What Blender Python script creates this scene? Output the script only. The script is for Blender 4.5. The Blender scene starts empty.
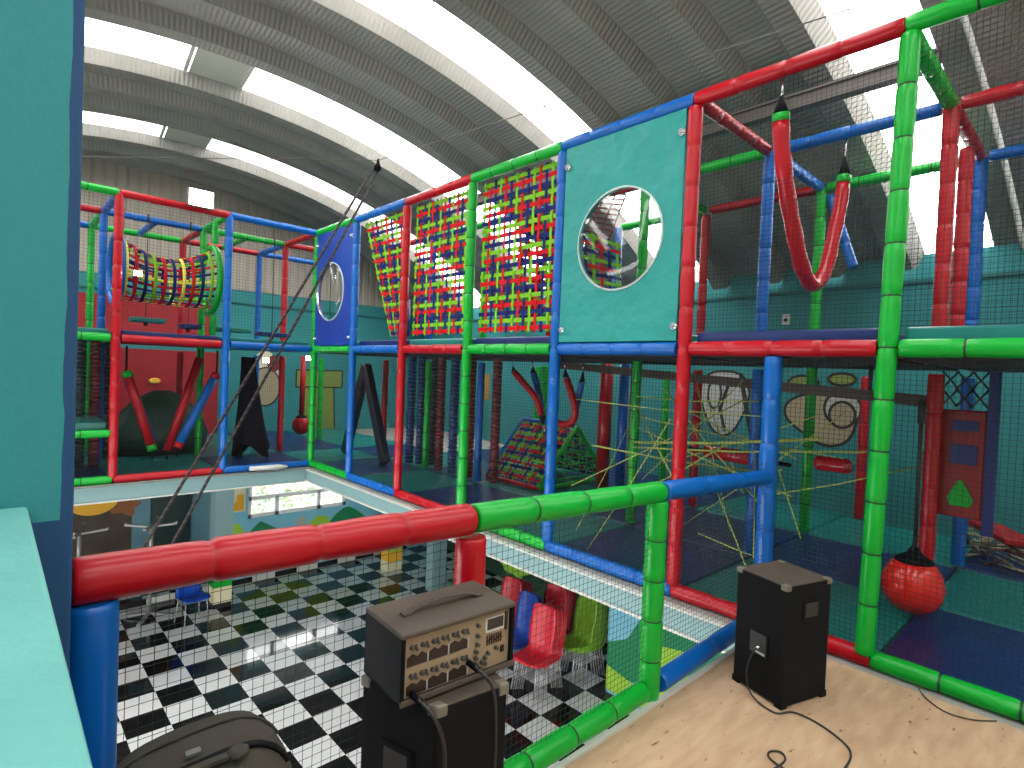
import bpy, math, random
from mathutils import Vector, Matrix
V=Vector; PI=math.pi
random.seed(7)
sc=bpy.context.scene
COL=sc.collection
# ------------------------------------------------------------------ materials
MATS={}
def nd(nt,t,**k):
    n=nt.nodes.new(t)
    for a,b in k.items():
        if a in n.inputs: n.inputs[a].default_value=b
        else: setattr(n,a,b)
    return n
def mat(name,col,rough=.5,metal=0.,coat=0.,bump=0.,bscale=20.,var=0.,vscale=3.,bdist=.01,spec=.5,emit=None):
    if name in MATS: return MATS[name]
    m=bpy.data.materials.new(name); m.use_nodes=True; nt=m.node_tree; b=nt.nodes['Principled BSDF']
    b.inputs['Base Color'].default_value=(*col,1); b.inputs['Roughness'].default_value=rough
    b.inputs['Metallic'].default_value=metal; b.inputs['Coat Weight'].default_value=coat
    b.inputs['Specular IOR Level'].default_value=spec
    if emit:
        b.inputs['Emission Color'].default_value=(*emit[0],1); b.inputs['Emission Strength'].default_value=emit[1]
    tc=None
    if bump or var: tc=nd(nt,'ShaderNodeTexCoord')
    if var:
        n=nd(nt,'ShaderNodeTexNoise',Scale=vscale,Detail=5.); nt.links.new(tc.outputs['Object'],n.inputs['Vector'])
        mp=nd(nt,'ShaderNodeMapRange'); mp.inputs['From Min'].default_value=.3; mp.inputs['From Max'].default_value=.7
        mp.inputs['To Min'].default_value=1-var; mp.inputs['To Max'].default_value=1+var; nt.links.new(n.outputs['Fac'],mp.inputs['Value'])
        mx=nd(nt,'ShaderNodeVectorMath',operation='SCALE'); mx.inputs[0].default_value=col
        nt.links.new(mp.outputs['Result'],mx.inputs['Scale']); nt.links.new(mx.outputs['Vector'],b.inputs['Base Color'])
    if bump:
        n=nd(nt,'ShaderNodeTexNoise',Scale=bscale,Detail=3.); nt.links.new(tc.outputs['Object'],n.inputs['Vector'])
        bp=nd(nt,'ShaderNodeBump',Strength=bump,Distance=bdist); nt.links.new(n.outputs['Fac'],bp.inputs['Height'])
        nt.links.new(bp.outputs['Normal'],b.inputs['Normal'])
    MATS[name]=m; return m
RED=mat('red_vinyl',(.41,.002,.010),.32,bump=.05,bscale=9,spec=.38,var=.06,vscale=2)
GREEN=mat('green_vinyl',(.002,.36,.03),.32,bump=.05,bscale=9,spec=.38,var=.06,vscale=2)
BLUE=mat('blue_vinyl',(.002,.105,.42),.32,bump=.05,bscale=9,spec=.38,var=.08,vscale=2)
TIE=mat('dark_tie',(.01,.03,.015),.6)
RTIE=mat('dark_red_tie',(.36,.004,.012),.4)
BTIE=mat('dark_blue_tie',(.002,.08,.34),.4)
TEALV=mat('teal_vinyl',(.02,.265,.24),.45,spec=.3,bump=.8,bscale=3.5,bdist=.06,var=.05)
NAVYV=mat('navy_vinyl',(.008,.022,.15),.4,bump=.3,bscale=6,bdist=.02,var=.1)
TEALM=mat('teal_mat',(.009,.185,.17),.35,bump=.3,bscale=5,bdist=.02,var=.12)
NAVYM=mat('navy_mat',(.007,.02,.12),.35,bump=.3,bscale=5,bdist=.02,var=.15)
BLUEP=mat('blue_panel',(.005,.04,.30),.4,bump=.4,bscale=6,bdist=.02,var=.08)
NET=mat('black_net',(.012,.012,.012),.8)
STEEL=mat('zinc_steel',(.62,.62,.6),.35,metal=.9)
CHROME=mat('chrome',(.75,.75,.77),.18,metal=1)
BRN=mat('brown_steel',(.055,.035,.03),.55,bump=.2,bscale=30,bdist=.003)
GREYBEAM=mat('grey_beam',(.12,.10,.09),.6)
BLK=mat('black_carpet',(.007,.007,.008),.8,bump=.5,bscale=350,bdist=.001,spec=.15)
BLKP=mat('black_plastic',(.005,.005,.007),.6,spec=.12)
DUST=mat('dusty_vinyl',(.075,.054,.040),.65,bump=.4,bscale=250,bdist=.001,var=.15,vscale=8)
TAN=mat('tan_metal',(.30,.21,.135),.5,metal=.0,var=.08,vscale=12)
SILV=mat('silver_corner',(.20,.17,.135),.5,metal=.3)
CABLE=mat('cable_rubber',(.02,.018,.018),.5)
TEALW=mat('teal_wall',(.04,.225,.235),.8,spec=.2,bump=.3,bscale=60,bdist=.004,var=.06,vscale=2)
PALE=mat('pale_teal_paint',(.20,.33,.34),.5,bump=.15,bscale=30,bdist=.003,var=.05)
WHITEP=mat('white_paint',(.58,.57,.53),.5,var=.04)
LTBLUE=mat('light_blue_wall',(.20,.52,.66),.7,var=.05)
CONC=mat('concrete',(.30,.29,.27),.85,bump=.3,bscale=40,bdist=.004,var=.1)
def C3(h): return tuple(((int(h[i:i+2],16)/255+.055)/1.055)**2.4 if int(h[i:i+2],16)>10 else int(h[i:i+2],16)/255/12.92 for i in (0,2,4))
STR={'g':mat('lime_strap',(.18,.44,.02),.7,spec=.15),'r':mat('red_strap',(.52,.006,.012),.7,spec=.15),'n':mat('navy_strap',(.01,.016,.11),.7,spec=.15),'y':mat('yellow_strap',(.78,.72,.08),.6)}

# special materials -------------------------------------------------
def roof_mat():
    m=mat('galvanised_roof',(.285,.268,.24),.5,metal=.1,var=.12,vscale=1.2); return m
def gable_mat():
    return mat('corrugated_sheet',(.36,.31,.26),.6,metal=.1,var=.08,vscale=1.5)
def skylight_mat():
    m=bpy.data.materials.new('translucent_skylight'); m.use_nodes=True; nt=m.node_tree; nt.nodes.clear()
    o=nd(nt,'ShaderNodeOutputMaterial'); t=nd(nt,'ShaderNodeBsdfTransparent',Color=(.93,.96,.96,1)); d=nd(nt,'ShaderNodeBsdfTranslucent',Color=(.9,.93,.92,1))
    x=nd(nt,'ShaderNodeMixShader',Fac=.4); nt.links.new(t.outputs[0],x.inputs[1]); nt.links.new(d.outputs[0],x.inputs[2]); nt.links.new(x.outputs[0],o.inputs[0]); return m
def clear_mat():
    m=bpy.data.materials.new('clear_acrylic'); m.use_nodes=True; nt=m.node_tree; nt.nodes.clear()
    o=nd(nt,'ShaderNodeOutputMaterial'); t=nd(nt,'ShaderNodeBsdfTransparent',Color=(.93,.95,.95,1)); g=nd(nt,'ShaderNodeBsdfGlossy',Roughness=.08,Color=(1,1,1,1))
    fr=nd(nt,'ShaderNodeFresnel',IOR=1.45); x=nd(nt,'ShaderNodeMixShader'); nt.links.new(fr.outputs[0],x.inputs[0]); nt.links.new(t.outputs[0],x.inputs[1]); nt.links.new(g.outputs[0],x.inputs[2]); nt.links.new(x.outputs[0],o.inputs[0]); return m
TILE_S=.4235; TX0=1.587; TY0=7.12
def checker_mat():
    m=bpy.data.materials.new('checker_tiles'); m.use_nodes=True; nt=m.node_tree; b=nt.nodes['Principled BSDF']
    g=nd(nt,'ShaderNodeNewGeometry'); sub=nd(nt,'ShaderNodeVectorMath',operation='SUBTRACT'); sub.inputs[1].default_value=(TX0-40*TILE_S,TY0-40*TILE_S,-20)
    nt.links.new(g.outputs['Position'],sub.inputs[0])
    dv=nd(nt,'ShaderNodeVectorMath',operation='MULTIPLY'); dv.inputs[1].default_value=(1/TILE_S,1/TILE_S,0); nt.links.new(sub.outputs[0],dv.inputs[0])
    ck=nd(nt,'ShaderNodeTexChecker',Scale=1.0); ck.inputs['Color2'].default_value=(.74,.73,.73,1); ck.inputs['Color1'].default_value=(.006,.007,.007,1)
    ad=nd(nt,'ShaderNodeVectorMath',operation='ADD'); ad.inputs[1].default_value=(0,0,.5); nt.links.new(dv.outputs[0],ad.inputs[0]); nt.links.new(ad.outputs[0],ck.inputs['Vector'])
    nt.links.new(ck.outputs['Color'],b.inputs['Base Color']); b.inputs['Roughness'].default_value=.08; b.inputs['Specular IOR Level'].default_value=.45
    return m
def ply_mat():
    m=bpy.data.materials.new('plywood'); m.use_nodes=True; nt=m.node_tree; b=nt.nodes['Principled BSDF']; b.inputs['Roughness'].default_value=.6
    g=nd(nt,'ShaderNodeNewGeometry'); mp=nd(nt,'ShaderNodeMapping'); mp.inputs['Scale'].default_value=(1.5,6,1); mp.inputs['Rotation'].default_value=(0,0,.12)
    nt.links.new(g.outputs['Position'],mp.inputs['Vector'])
    n=nd(nt,'ShaderNodeTexNoise',Scale=3.0,Detail=10.,Distortion=.15); nt.links.new(mp.outputs[0],n.inputs['Vector'])
    r=nd(nt,'ShaderNodeValToRGB'); r.color_ramp.elements[0].position=.3; r.color_ramp.elements[0].color=(.42,.265,.16,1); r.color_ramp.elements[1].position=.7; r.color_ramp.elements[1].color=(.55,.37,.235,1)
    nt.links.new(n.outputs['Fac'],r.inputs[0])
    mp2=nd(nt,'ShaderNodeMapping'); mp2.inputs['Scale'].default_value=(6,15,1); nt.links.new(g.outputs['Position'],mp2.inputs['Vector'])
    k=nd(nt,'ShaderNodeTexNoise',Scale=2.1,Detail=3.); nt.links.new(mp2.outputs[0],k.inputs['Vector'])
    kr=nd(nt,'ShaderNodeMapRange'); kr.inputs['From Min'].default_value=.64; kr.inputs['From Max'].default_value=.75; nt.links.new(k.outputs['Fac'],kr.inputs['Value'])
    mx=nd(nt,'ShaderNodeMixRGB'); mx.inputs['Color2'].default_value=(.13,.06,.03,1); nt.links.new(kr.outputs[0],mx.inputs['Fac']); nt.links.new(r.outputs[0],mx.inputs['Color1']); nt.links.new(mx.outputs[0],b.inputs['Base Color'])
    return m
def speckle_mat():
    m=bpy.data.materials.new('pale_foliage'); m.use_nodes=True; nt=m.node_tree; b=nt.nodes['Principled BSDF']; b.inputs['Roughness'].default_value=.8
    g=nd(nt,'ShaderNodeNewGeometry'); n=nd(nt,'ShaderNodeTexNoise',Scale=9.,Detail=6.); nt.links.new(g.outputs['Position'],n.inputs['Vector'])
    r=nd(nt,'ShaderNodeValToRGB'); r.color_ramp.elements[0].position=.42; r.color_ramp.elements[0].color=(.26,.27,.16,1); r.color_ramp.elements[1].position=.52; r.color_ramp.elements[1].color=(.62,.60,.55,1)
    nt.links.new(n.outputs['Fac'],r.inputs[0]); nt.links.new(r.outputs[0],b.inputs['Base Color']); return m
def rope_mat():
    m=bpy.data.materials.new('twisted_rope'); m.use_nodes=True; nt=m.node_tree; b=nt.nodes['Principled BSDF']; b.inputs['Roughness'].default_value=.8
    g=nd(nt,'ShaderNodeNewGeometry'); w=nd(nt,'ShaderNodeTexWave',Scale=5.5,wave_type='BANDS',bands_direction='Z'); nt.links.new(g.outputs['Position'],w.inputs['Vector'])
    r=nd(nt,'ShaderNodeValToRGB'); r.color_ramp.elements[0].position=.7; r.color_ramp.elements[0].color=(.022,.018,.02,1); r.color_ramp.elements[1].position=.85; r.color_ramp.elements[1].color=(.075,.045,.05,1)
    nt.links.new(w.outputs['Fac'],r.inputs[0]); nt.links.new(r.outputs[0],b.inputs['Base Color']); return m
def pillar_mat():
    # teal paint with a blue painted edge and a blue lower zone (wavy brush line)
    m=bpy.data.materials.new('teal_blue_paint'); m.use_nodes=True; nt=m.node_tree; b=nt.nodes['Principled BSDF']; b.inputs['Roughness'].default_value=.7
    g=nd(nt,'ShaderNodeNewGeometry'); sp=nd(nt,'ShaderNodeSeparateXYZ'); nt.links.new(g.outputs['Position'],sp.inputs[0])
    n=nd(nt,'ShaderNodeTexNoise',Scale=6.,Detail=4.); nt.links.new(g.outputs['Position'],n.inputs['Vector'])
    ma=nd(nt,'ShaderNodeMath',operation='MULTIPLY_ADD'); ma.inputs[1].default_value=.016; ma.inputs[2].default_value=-.008; nt.links.new(n.outputs['Fac'],ma.inputs[0])
    ax=nd(nt,'ShaderNodeMath',operation='ADD'); nt.links.new(sp.outputs[0],ax.inputs[0]); nt.links.new(ma.outputs[0],ax.inputs[1])
    gx=nd(nt,'ShaderNodeMath',operation='GREATER_THAN'); gx.inputs[1].default_value=.103; nt.links.new(ax.outputs[0],gx.inputs[0])
    lz=nd(nt,'ShaderNodeMath',operation='LESS_THAN'); lz.inputs[1].default_value=1.19; nt.links.new(sp.outputs[2],lz.inputs[0])
    mxx=nd(nt,'ShaderNodeMath',operation='MAXIMUM'); nt.links.new(gx.outputs[0],mxx.inputs[0]); nt.links.new(lz.outputs[0],mxx.inputs[1])
    mx=nd(nt,'ShaderNodeMixRGB'); mx.inputs['Color1'].default_value=(.02,.215,.24,1); mx.inputs['Color2'].default_value=(.004,.05,.14,1)
    nt.links.new(mxx.outputs[0],mx.inputs['Fac']); nt.links.new(mx.outputs[0],b.inputs['Base Color'])
    bp=nd(nt,'ShaderNodeBump',Strength=.4,Distance=.004); n2=nd(nt,'ShaderNodeTexNoise',Scale=60.,Detail=4.); nt.links.new(g.outputs['Position'],n2.inputs['Vector']); nt.links.new(n2.outputs['Fac'],bp.inputs['Height']); nt.links.new(bp.outputs[0],b.inputs['Normal'])
    return m
# ------------------------------------------------------------------ mesh builder
class MB:
    def __init__(s): s.v=[]; s.f=[]; s.m=[]; s.sm=[]
    def add(s,vs,fs,mi=0,smooth=False):
        o=len(s.v); s.v+= [tuple(p) for p in vs]
        for f in fs: s.f.append([i+o for i in f]); s.m.append(mi); s.sm.append(smooth)
    def box(s,lo,hi,mi=0):
        x0,y0,z0=lo; x1,y1,z1=hi
        s.add([(x0,y0,z0),(x1,y0,z0),(x1,y1,z0),(x0,y1,z0),(x0,y0,z1),(x1,y0,z1),(x1,y1,z1),(x0,y1,z1)],
              [(0,3,2,1),(4,5,6,7),(0,1,5,4),(1,2,6,5),(2,3,7,6),(3,0,4,7)],mi)
    def obox(s,o,a,b,c,mi=0):
        o=V(o);a=V(a);b=V(b);c=V(c)
        P=[o,o+a,o+a+b,o+b,o+c,o+a+c,o+a+b+c,o+b+c]
        F=[(0,3,2,1),(4,5,6,7),(0,1,5,4),(1,2,6,5),(2,3,7,6),(3,0,4,7)]
        if a.cross(b).dot(c)<0: F=[tuple(reversed(f)) for f in F]
        s.add(P,F,mi)
    def bar(s,p,q,w,h,mi=0,up=(0,0,1)):
        p=V(p);q=V(q); d=(q-p).normalized(); u=V(up); sd=d.cross(u)
        if sd.length<1e-4: sd=d.cross(V((1,0,0)))
        sd.normalize(); u=sd.cross(d)
        s.obox(p-sd*w/2-u*h/2,q-p,sd*w,u*h,mi)
    def tube(s,pts,r,n=8,mi=0,caps=True,smooth=True,closed=False,mifun=None):
        pts=[V(p) for p in pts]; N=len(pts); rr=r if isinstance(r,(list,tuple)) else [r]*N
        prev=None; vs=[]
        for i,p in enumerate(pts):
            if closed: d=pts[(i+1)%N]-pts[i-1]
            else: d=pts[min(i+1,N-1)]-pts[max(i-1,0)]
            d.normalize()
            if prev is None:
                a=V((0,0,1)) if abs(d.z)<.9 else V((1,0,0)); x=d.cross(a).normalized()
            else:
                x=(prev-d*prev.dot(d)).normalized()
            prev=x; y=d.cross(x)
            for k in range(n):
                t=2*PI*k/n; vs.append(p+(x*math.cos(t)+y*math.sin(t))*rr[i])
        o=len(s.v); s.v+=[tuple(q) for q in vs]
        for i in range(N if closed else N-1):
            j=(i+1)%N
            for k in range(n):
                k2=(k+1)%n; s.f.append([o+i*n+k,o+i*n+k2,o+j*n+k2,o+j*n+k]); s.m.append(mifun(i) if mifun else mi); s.sm.append(smooth)
        if caps and not closed:
            s.f.append([o+k for k in range(n)][::-1]); s.m.append(mi); s.sm.append(False)
            s.f.append([o+(N-1)*n+k for k in range(n)]); s.m.append(mi); s.sm.append(False)
    def lathe(s,base,prof,n=20,mi=0,axis=(0,0,1),smooth=True,sx=1,sy=1,mifun=None):
        b=V(base);d=V(axis).normalized(); a=V((0,0,1)) if abs(d.z)<.9 else V((1,0,0)); x=d.cross(a).normalized() if abs(d.z)<.9 else V((1,0,0)); y=d.cross(x)
        o=len(s.v)
        for h,r in prof:
            for k in range(n):
                t=2*PI*k/n; s.v.append(tuple(b+d*h+x*(r*sx*math.cos(t))+y*(r*sy*math.sin(t))))
        for i in range(len(prof)-1):
            for k in range(n):
                k2=(k+1)%n; s.f.append([o+i*n+k,o+i*n+k2,o+(i+1)*n+k2,o+(i+1)*n+k]); s.m.append(mifun(i) if mifun else mi); s.sm.append(smooth)
        s.f.append([o+k for k in range(n)][::-1]); s.m.append(mi); s.sm.append(False)
        e=o+(len(prof)-1)*n; s.f.append([e+k for k in range(n)]); s.m.append(mi); s.sm.append(False)
    def prism(s,poly,ext,mi=0):
        # poly: list of 3D points (planar), extruded by ext
        P=[V(p) for p in poly]; e=V(ext); n=len(P); 
        nr=V((0,0,0))
        for i in range(n): nr+=P[i].cross(P[(i+1)%n])
        flip=nr.dot(e)<0
        F=[tuple(range(n))[::-1],tuple(range(n,2*n))]+[(i,(i+1)%n,n+(i+1)%n,n+i) for i in range(n)]
        if flip: F=[tuple(reversed(f)) for f in F]
        s.add(P+[p+e for p in P],F,mi)
    def build(s,name,mats,parent=None,label=None,cat=None,group=None,kind=None,bevel=0,subsurf=0,loc=None):
        me=bpy.data.meshes.new(name); me.from_pydata(s.v,[],s.f)
        if not isinstance(mats,(list,tuple)): mats=[mats]
        for m in mats: me.materials.append(m)
        me.polygons.foreach_set('material_index',s.m); me.polygons.foreach_set('use_smooth',s.sm); me.update()
        o=bpy.data.objects.new(name,me); COL.objects.link(o)
        if parent: o.parent=parent
        if loc: o.location=loc
        if label: o['label']=label
        if cat: o['category']=cat
        if group: o['group']=group
        if kind: o['kind']=kind
        if bevel:
            b=o.modifiers.new('bevel','BEVEL'); b.width=bevel; b.segments=2; b.limit_method='ANGLE'; b.angle_limit=.6
        if subsurf:
            b=o.modifiers.new('sub','SUBSURF'); b.levels=b.render_levels=subsurf
        return o
def empty(name,loc,label,cat,group=None,rz=0):
    o=bpy.data.objects.new(name,None); COL.objects.link(o); o.location=loc; o.rotation_euler=(0,0,rz); o['label']=label; o['category']=cat
    if group: o['group']=group
    return o
def copytree(src,loc,rz,label):
    r=src.copy(); COL.objects.link(r); r.location=loc; r.rotation_euler=(0,0,rz); r['label']=label
    for ch in list(src.children):
        c=ch.copy(); COL.objects.link(c); c.parent=r
        for g in ch.children:
            d=g.copy(); COL.objects.link(d); d.parent=c
    return r
def lerp(a,b,t): return V(a)*(1-t)+V(b)*t
# ------------------------------------------------------------------ padded tubes
COLR={'r':(RED,RTIE,'red'),'g':(GREEN,TIE,'green'),'b':(BLUE,BTIE,'blue')}
def pad_shape(mb,p,q,r=.048,seg=.27,n=16,rnd=None,start=0.):
    rnd=rnd or random
    p=V(p);q=V(q); L=(q-p).length; d=(q-p)/L
    pts=[];rs=[];ties=[]
    x=0.; first=True
    k=max(1,round(L/seg)); s=L/k
    for i in range(k):
        a=i*s; b=a+s; j1,j2=rnd.uniform(-.002,.002),rnd.uniform(-.002,.002)
        for t,rr in ((.018,.90),(.05,.985),(.2,1.0),(.5,1.01),(.8,1.0),(.95,.985),(.982,.90)):
            pts.append(a+s*t); rs.append(r*rr+ (j1 if t<.5 else j2)*(.3 if rr<.95 else 1))
        if i<k-1: ties.append(len(pts)-1)
    mb_pts=[p+d*t for t in pts]
    mb.tube(mb_pts,rs,n,mifun=lambda i:1 if i in ties else 0)
def pad(parent,name,p,q,c,r=.048,label=None,**k):
    mb=MB(); pad_shape(mb,p,q,r,**k); m=COLR[c]
    return mb.build(name,[m[0],m[1]],parent,label=label or (m[2]+' vinyl padded '+name.replace('padded_','').replace('_',' ')))
# ------------------------------------------------------------------ grid constants
XF=3.501; YL=8.03; B=1.2; M=1.70; T=3.392
def gx(i): return XF+B*i
def gy(j): return YL-B*j
ZL=-2.66; YG=10.92; YU=12.20; KU=YU/YG
TH=-.098; AX=V((math.cos(TH),math.sin(TH),0)); AY=V((-math.sin(TH),math.cos(TH),0))
def RP(x,y,z): return AX*x+AY*y+V((0,0,z))
RX0,RZ0,RR=1.11,-4.235,9.26

# ================================================================== SETTING
S_='structure'
mb=MB(); mb.box((-5.5,-4,ZL-.2),(8.2,12.8,ZL)); mb.build('floor',checker_mat(),kind=S_,label='black and white checkered tile floor of the ground level')
# upper slab round the void
mb=MB()
SL=-.19
mb.box((XF-.08,-4,SL+.02),(8.,7.95,-.02)); mb.box((-5.3,7.98,SL+.02),(8.3,YU,-.02)); mb.box((-5.3,7.95,SL+.02),(8,7.98,-.02))
mb.build('floor_slab',CONC,kind=S_)
mb=MB(); mb.box((-5.3,-4,SL+.02),(XF-.125,1.36,-.0)); mb.build('floor_plywood',ply_mat(),kind=S_,label='worn plywood floor of the balcony')
# plywood white edging
mb=MB(); mb.box((.2,1.362,-.05),(XF-.13,1.385,.012)); mb.build('trim_1',WHITEP,kind=S_)
# channel beams round the void
mb=MB(); x=XF-.10
mb.box((x-.01,1.4,-.19),(x+.02,7.9,-.035)); mb.box((x-.03,1.4,-.045),(x+.02,7.9,-.03),1); mb.box((x-.035,1.4,-.20),(x-.01,7.9,-.185),1)
mb.build('trim_2',[PALE,WHITEP],kind=S_,label='pale channel beam under the long play wall')
mb=MB(); y=7.93
mb.box((-4,y,-.20),(x,y+.01,-.04)); mb.box((-4,y-.03,-.05),(x,y,-.035),0); mb.box((-4,y-.035,-.215),(x,y,-.20),1)
mb.build('trim_3',[PALE,WHITEP],kind=S_,label='pale channel beam under the far play wall')
# --- roof: folded arched sheets
def arc(r,xr,n):
    a1=math.asin((7.06-RX0)/RR); a0=math.asin((-4.9-RX0)/RR); return [a0+(a1-a0)*i/n for i in range(n+1)]
NA=520
angs=arc(RR,0,NA)
DEP=.15
def roof_strips(segs):
    """segs: list of (y0,d0,y1,d1,crimp)"""
    mb=MB()
    for (ya,da,yb,db,cr) in segs:
        o=len(mb.v); L=math.hypot(yb-ya,db-da); ny,nd_=(db-da)/L,-(yb-ya)/L
        for i,a in enumerate(angs):
            w=cr*(1 if i%2 else -1)
            for t in (0,.12,.88,1):
                ww=w if 0<t<1 else 0
                dd=da+(db-da)*t+nd_*ww; yy=ya+(yb-ya)*t+ny*ww; r=RR-dd
                mb.v.append(tuple(RP(RX0+math.sin(a)*r, yy, RZ0+math.cos(a)*r)))
        for i in range(NA):
            for k in range(3):
                mb.f.append([o+4*i+k,o+4*i+k+1,o+4*i+k+5,o+4*i+k+4]); mb.m.append(0); mb.sm.append(False)
    return mb
glass=[(9.88,10.74),(7.18,8.08),(4.67,5.33),(1.56,2.12),(-1.15,-.40),(-3.75,-3.0)]
segs=[]; w=.09; CR=.003
def gap(y0,y1,n,top=.345):
    # from glass far edge y0 to next glass near edge y1
    unit=(y1-y0-(n-1)*top)/n; y=y0
    for i in range(n):
        segs.append((y,0,y+w,DEP,CR)); segs.append((y+w,DEP,y+unit-w,DEP,CR)); segs.append((y+unit-w,DEP,y+unit,0,CR)); y+=unit
        if i<n-1: segs.append((y,0,y+top,0,CR*.8)); y+=top
gap(8.08,9.88,3); gap(5.33,7.18,3); gap(2.12,4.67,4); gap(-.40,1.38,3); segs.append((1.38,0,1.56,0,CR)); gap(-3.0,-1.15,3)
y=10.74
for i in range(4):
    segs+= [(y,0,y+w,DEP,CR),(y+w,DEP,y+.29,DEP,CR),(y+.29,DEP,y+.38,0,CR),(y+.38,0,y+.725,0,CR)]; y+=.725
segs+=[(-5.2,0,-3.75,0,CR)]
roof_strips(segs).build('ceiling',roof_mat(),kind=S_,label='arched roof of folded galvanised sheet ribs')
SKY=skylight_mat(); FR=mat('skylight_bar',(.55,.54,.50),.5)
seams=[RX0+.13-.31-1.0-1.57*2,RX0+.13-.31-1.0-1.57,RX0+.13-.31-1.0,RX0+.13-.31,RX0+.13+.31,2.53,4.10,5.7]
VENT=mat('vent_sheet',(.50,.50,.42),.6)
for gi,(ya,yb) in enumerate(glass):
    mb=MB(); o=len(mb.v); A=angs[::8]
    for a in A:
        for yy in (ya,yb): mb.v.append(tuple(RP(RX0+math.sin(a)*(RR+.012),yy,RZ0+math.cos(a)*(RR+.012))))
    hasvent = gi in (0,1)
    for i in range(len(A)-1):
        xm=RX0+math.sin((A[i]+A[i+1])/2)*RR
        isv=hasvent and .88<xm<1.56
        if isv:
            P_=[RP(RX0+math.sin(a)*(RR-.006),yy,RZ0+math.cos(a)*(RR-.006)) for a in (A[i],A[i+1]) for yy in (ya-.03,yb+.03)]
            mb.add(P_,[(0,1,3,2)],1)
        else:
            mb.f.append([o+2*i,o+2*i+1,o+2*i+3,o+2*i+2]); mb.m.append(0); mb.sm.append(True)
    wo=mb.build('window_%d'%(gi+1),[SKY,VENT],kind=S_)
    mb=MB()
    for sx in seams:
        if gi>1 and abs(sx-1.24)<.4: continue
        a=math.asin((sx-RX0)/RR); big=hasvent and abs(sx-1.24)<.4
        p=RP(sx,ya-.02,RZ0+math.cos(a)*RR-.012); q=RP(sx,yb+.02,RZ0+math.cos(a)*RR-.012); mb.bar(p,q,.045 if big else .012,.03 if big else .014)
    mb.build('window_bar',FR,wo)
# gable wall : teal block + corrugated sheet
plU=lambda u,v: V((u*KU,YU,1.494+(v-1.494)*KU))
mb=MB(); mb.box((-5.5,YU,-.3),(8.4,YU+.2,2.95)); mb.build('wall_back',TEALW,kind=S_,label='teal painted block wall behind the far play frame')
mb=MB(); p=.172; n=int(13.7/p); vs=[];xs=[]
for i in range(n):
    x0=-5.4+i*p
    for fx,dy in ((0,0),(.10,0),(.118,.022),(.137,.022)): xs.append((x0+fx,dy))
vs=[(x,YU-.01-(.022-dy) ,2.92) for x,dy in xs]+[(x,YU-.01-(.022-dy),5.3) for x,dy in xs]
N=len(xs); mb.add(vs,[(i,i+1,N+i+1,N+i) for i in range(N-1)])
mb.build('wall_gable',gable_mat(),kind=S_,label='vertical corrugated sheet gable under the arched roof')
mb=MB(); mb.box((-5.4,YU-.03,2.64),(7.4,YU,2.675)); mb.build('trim_4',mat('dark_teal',(.01,.12,.12),.7),kind=S_)
# right wall (parallel with roof axis)
mb=MB(); mb.obox(RP(7.0,-5,SL),AX*.2,AY*18.5,V((0,0,2.90-SL))); mb.build('wall_right',TEALW,kind=S_,label='teal painted block wall behind the long play frame')
mb=MB(); mb.obox(RP(6.975,-5,2.60),AX*.03,AY*18,V((0,0,.035))); mb.build('trim_5',MATS['dark_teal'],kind=S_)
mb=MB(); mb.obox(RP(6.8,-5,ZL),AX*.2,AY*18.5,V((0,0,SL-ZL))); mb.build('wall_right_lower',LTBLUE,kind=S_)
mb=MB(); mb.obox(RP(-5.0,-5,ZL),AX*.2,AY*18.5,V((0,0,.5))); mb.obox(RP(-5.0,-5,-.5),AX*.2,AY*18.5,V((0,0,3.7))); mb.obox(RP(-5.0,-5,ZL),AX*.2,AY*4,V((0,0,3))); mb.obox(RP(-5.0,9.5,ZL),AX*.2,AY*2.5,V((0,0,3))); mb.build('wall_left',TEALW,kind=S_)  # long low opening is out of view, added to daylight the lower room
mb=MB(); mb.box((-6,-4.2,ZL),(8.4,-4.0,-2.2)); mb.box((-6,-4.2,-.5),(8.4,-4.0,5.4)); mb.box((-6,-4.2,ZL),(-4,-4.0,-.5)); mb.box((6,-4.2,ZL),(8.4,-4.0,-.5)); mb.build('wall_front',mat('cream_wall',(.6,.58,.52),.8),kind=S_)  # unseen low opening behind the camera, added to brighten the ground level
# lower back wall with window
WX0,WX1,WZ0,WZ1=3.60,5.56,-1.45,-.30
mb=MB(); 
mb.box((3.05,YG,ZL),(WX0,YG+.15,-.17)); mb.box((WX1,YG,ZL),(8.2,YG+.15,-.17)); mb.box((WX0,YG,ZL),(WX1,YG+.15,WZ0)); mb.box((WX0,YG,WZ1),(WX1,YG+.15,-.17))
mb.build('wall_back_lower',LTBLUE,kind=S_,label='light blue ground floor wall with painted hills')
mb=MB(); mb.box((-5.5,12.6,ZL),(3.05,12.75,-.2)); mb.box((3.05,YG+.15,ZL),(3.2,12.7,-.2)); mb.build('wall_recess',mat('shaded_blue_wall',(.12,.26,.32),.8,var=.08),kind=S_)  # darker blue than the lower wall: the recess shade is in the colour
mb=MB(); mb.box((-5.5,10.95,-.3),(3.2,13.2,-.17)); mb.build('ceiling_recess',CONC,kind=S_)
mb=MB(); fw=.065; zmid=-1.09
for a,b,c,d in ((WX0,WX1,WZ0,WZ0+fw),(WX0,WX1,WZ1-fw,WZ1),(WX0,WX1,zmid-fw/2,zmid+fw/2),(WX0,WX0+fw,WZ0,WZ1),(WX1-fw,WX1,WZ0,WZ1)): mb.box((a,YG+.02,c),(b,YG+.07,d))
for xx in (4.14,4.98): mb.box((xx-fw/2,YG+.02,WZ0),(xx+fw/2,YG+.07,zmid))
wf=mb.build('window_7',mat('bright_white_paint',(.88,.88,.88),.4),kind=S_,label='white framed window with four panes low on the far wall')
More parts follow.
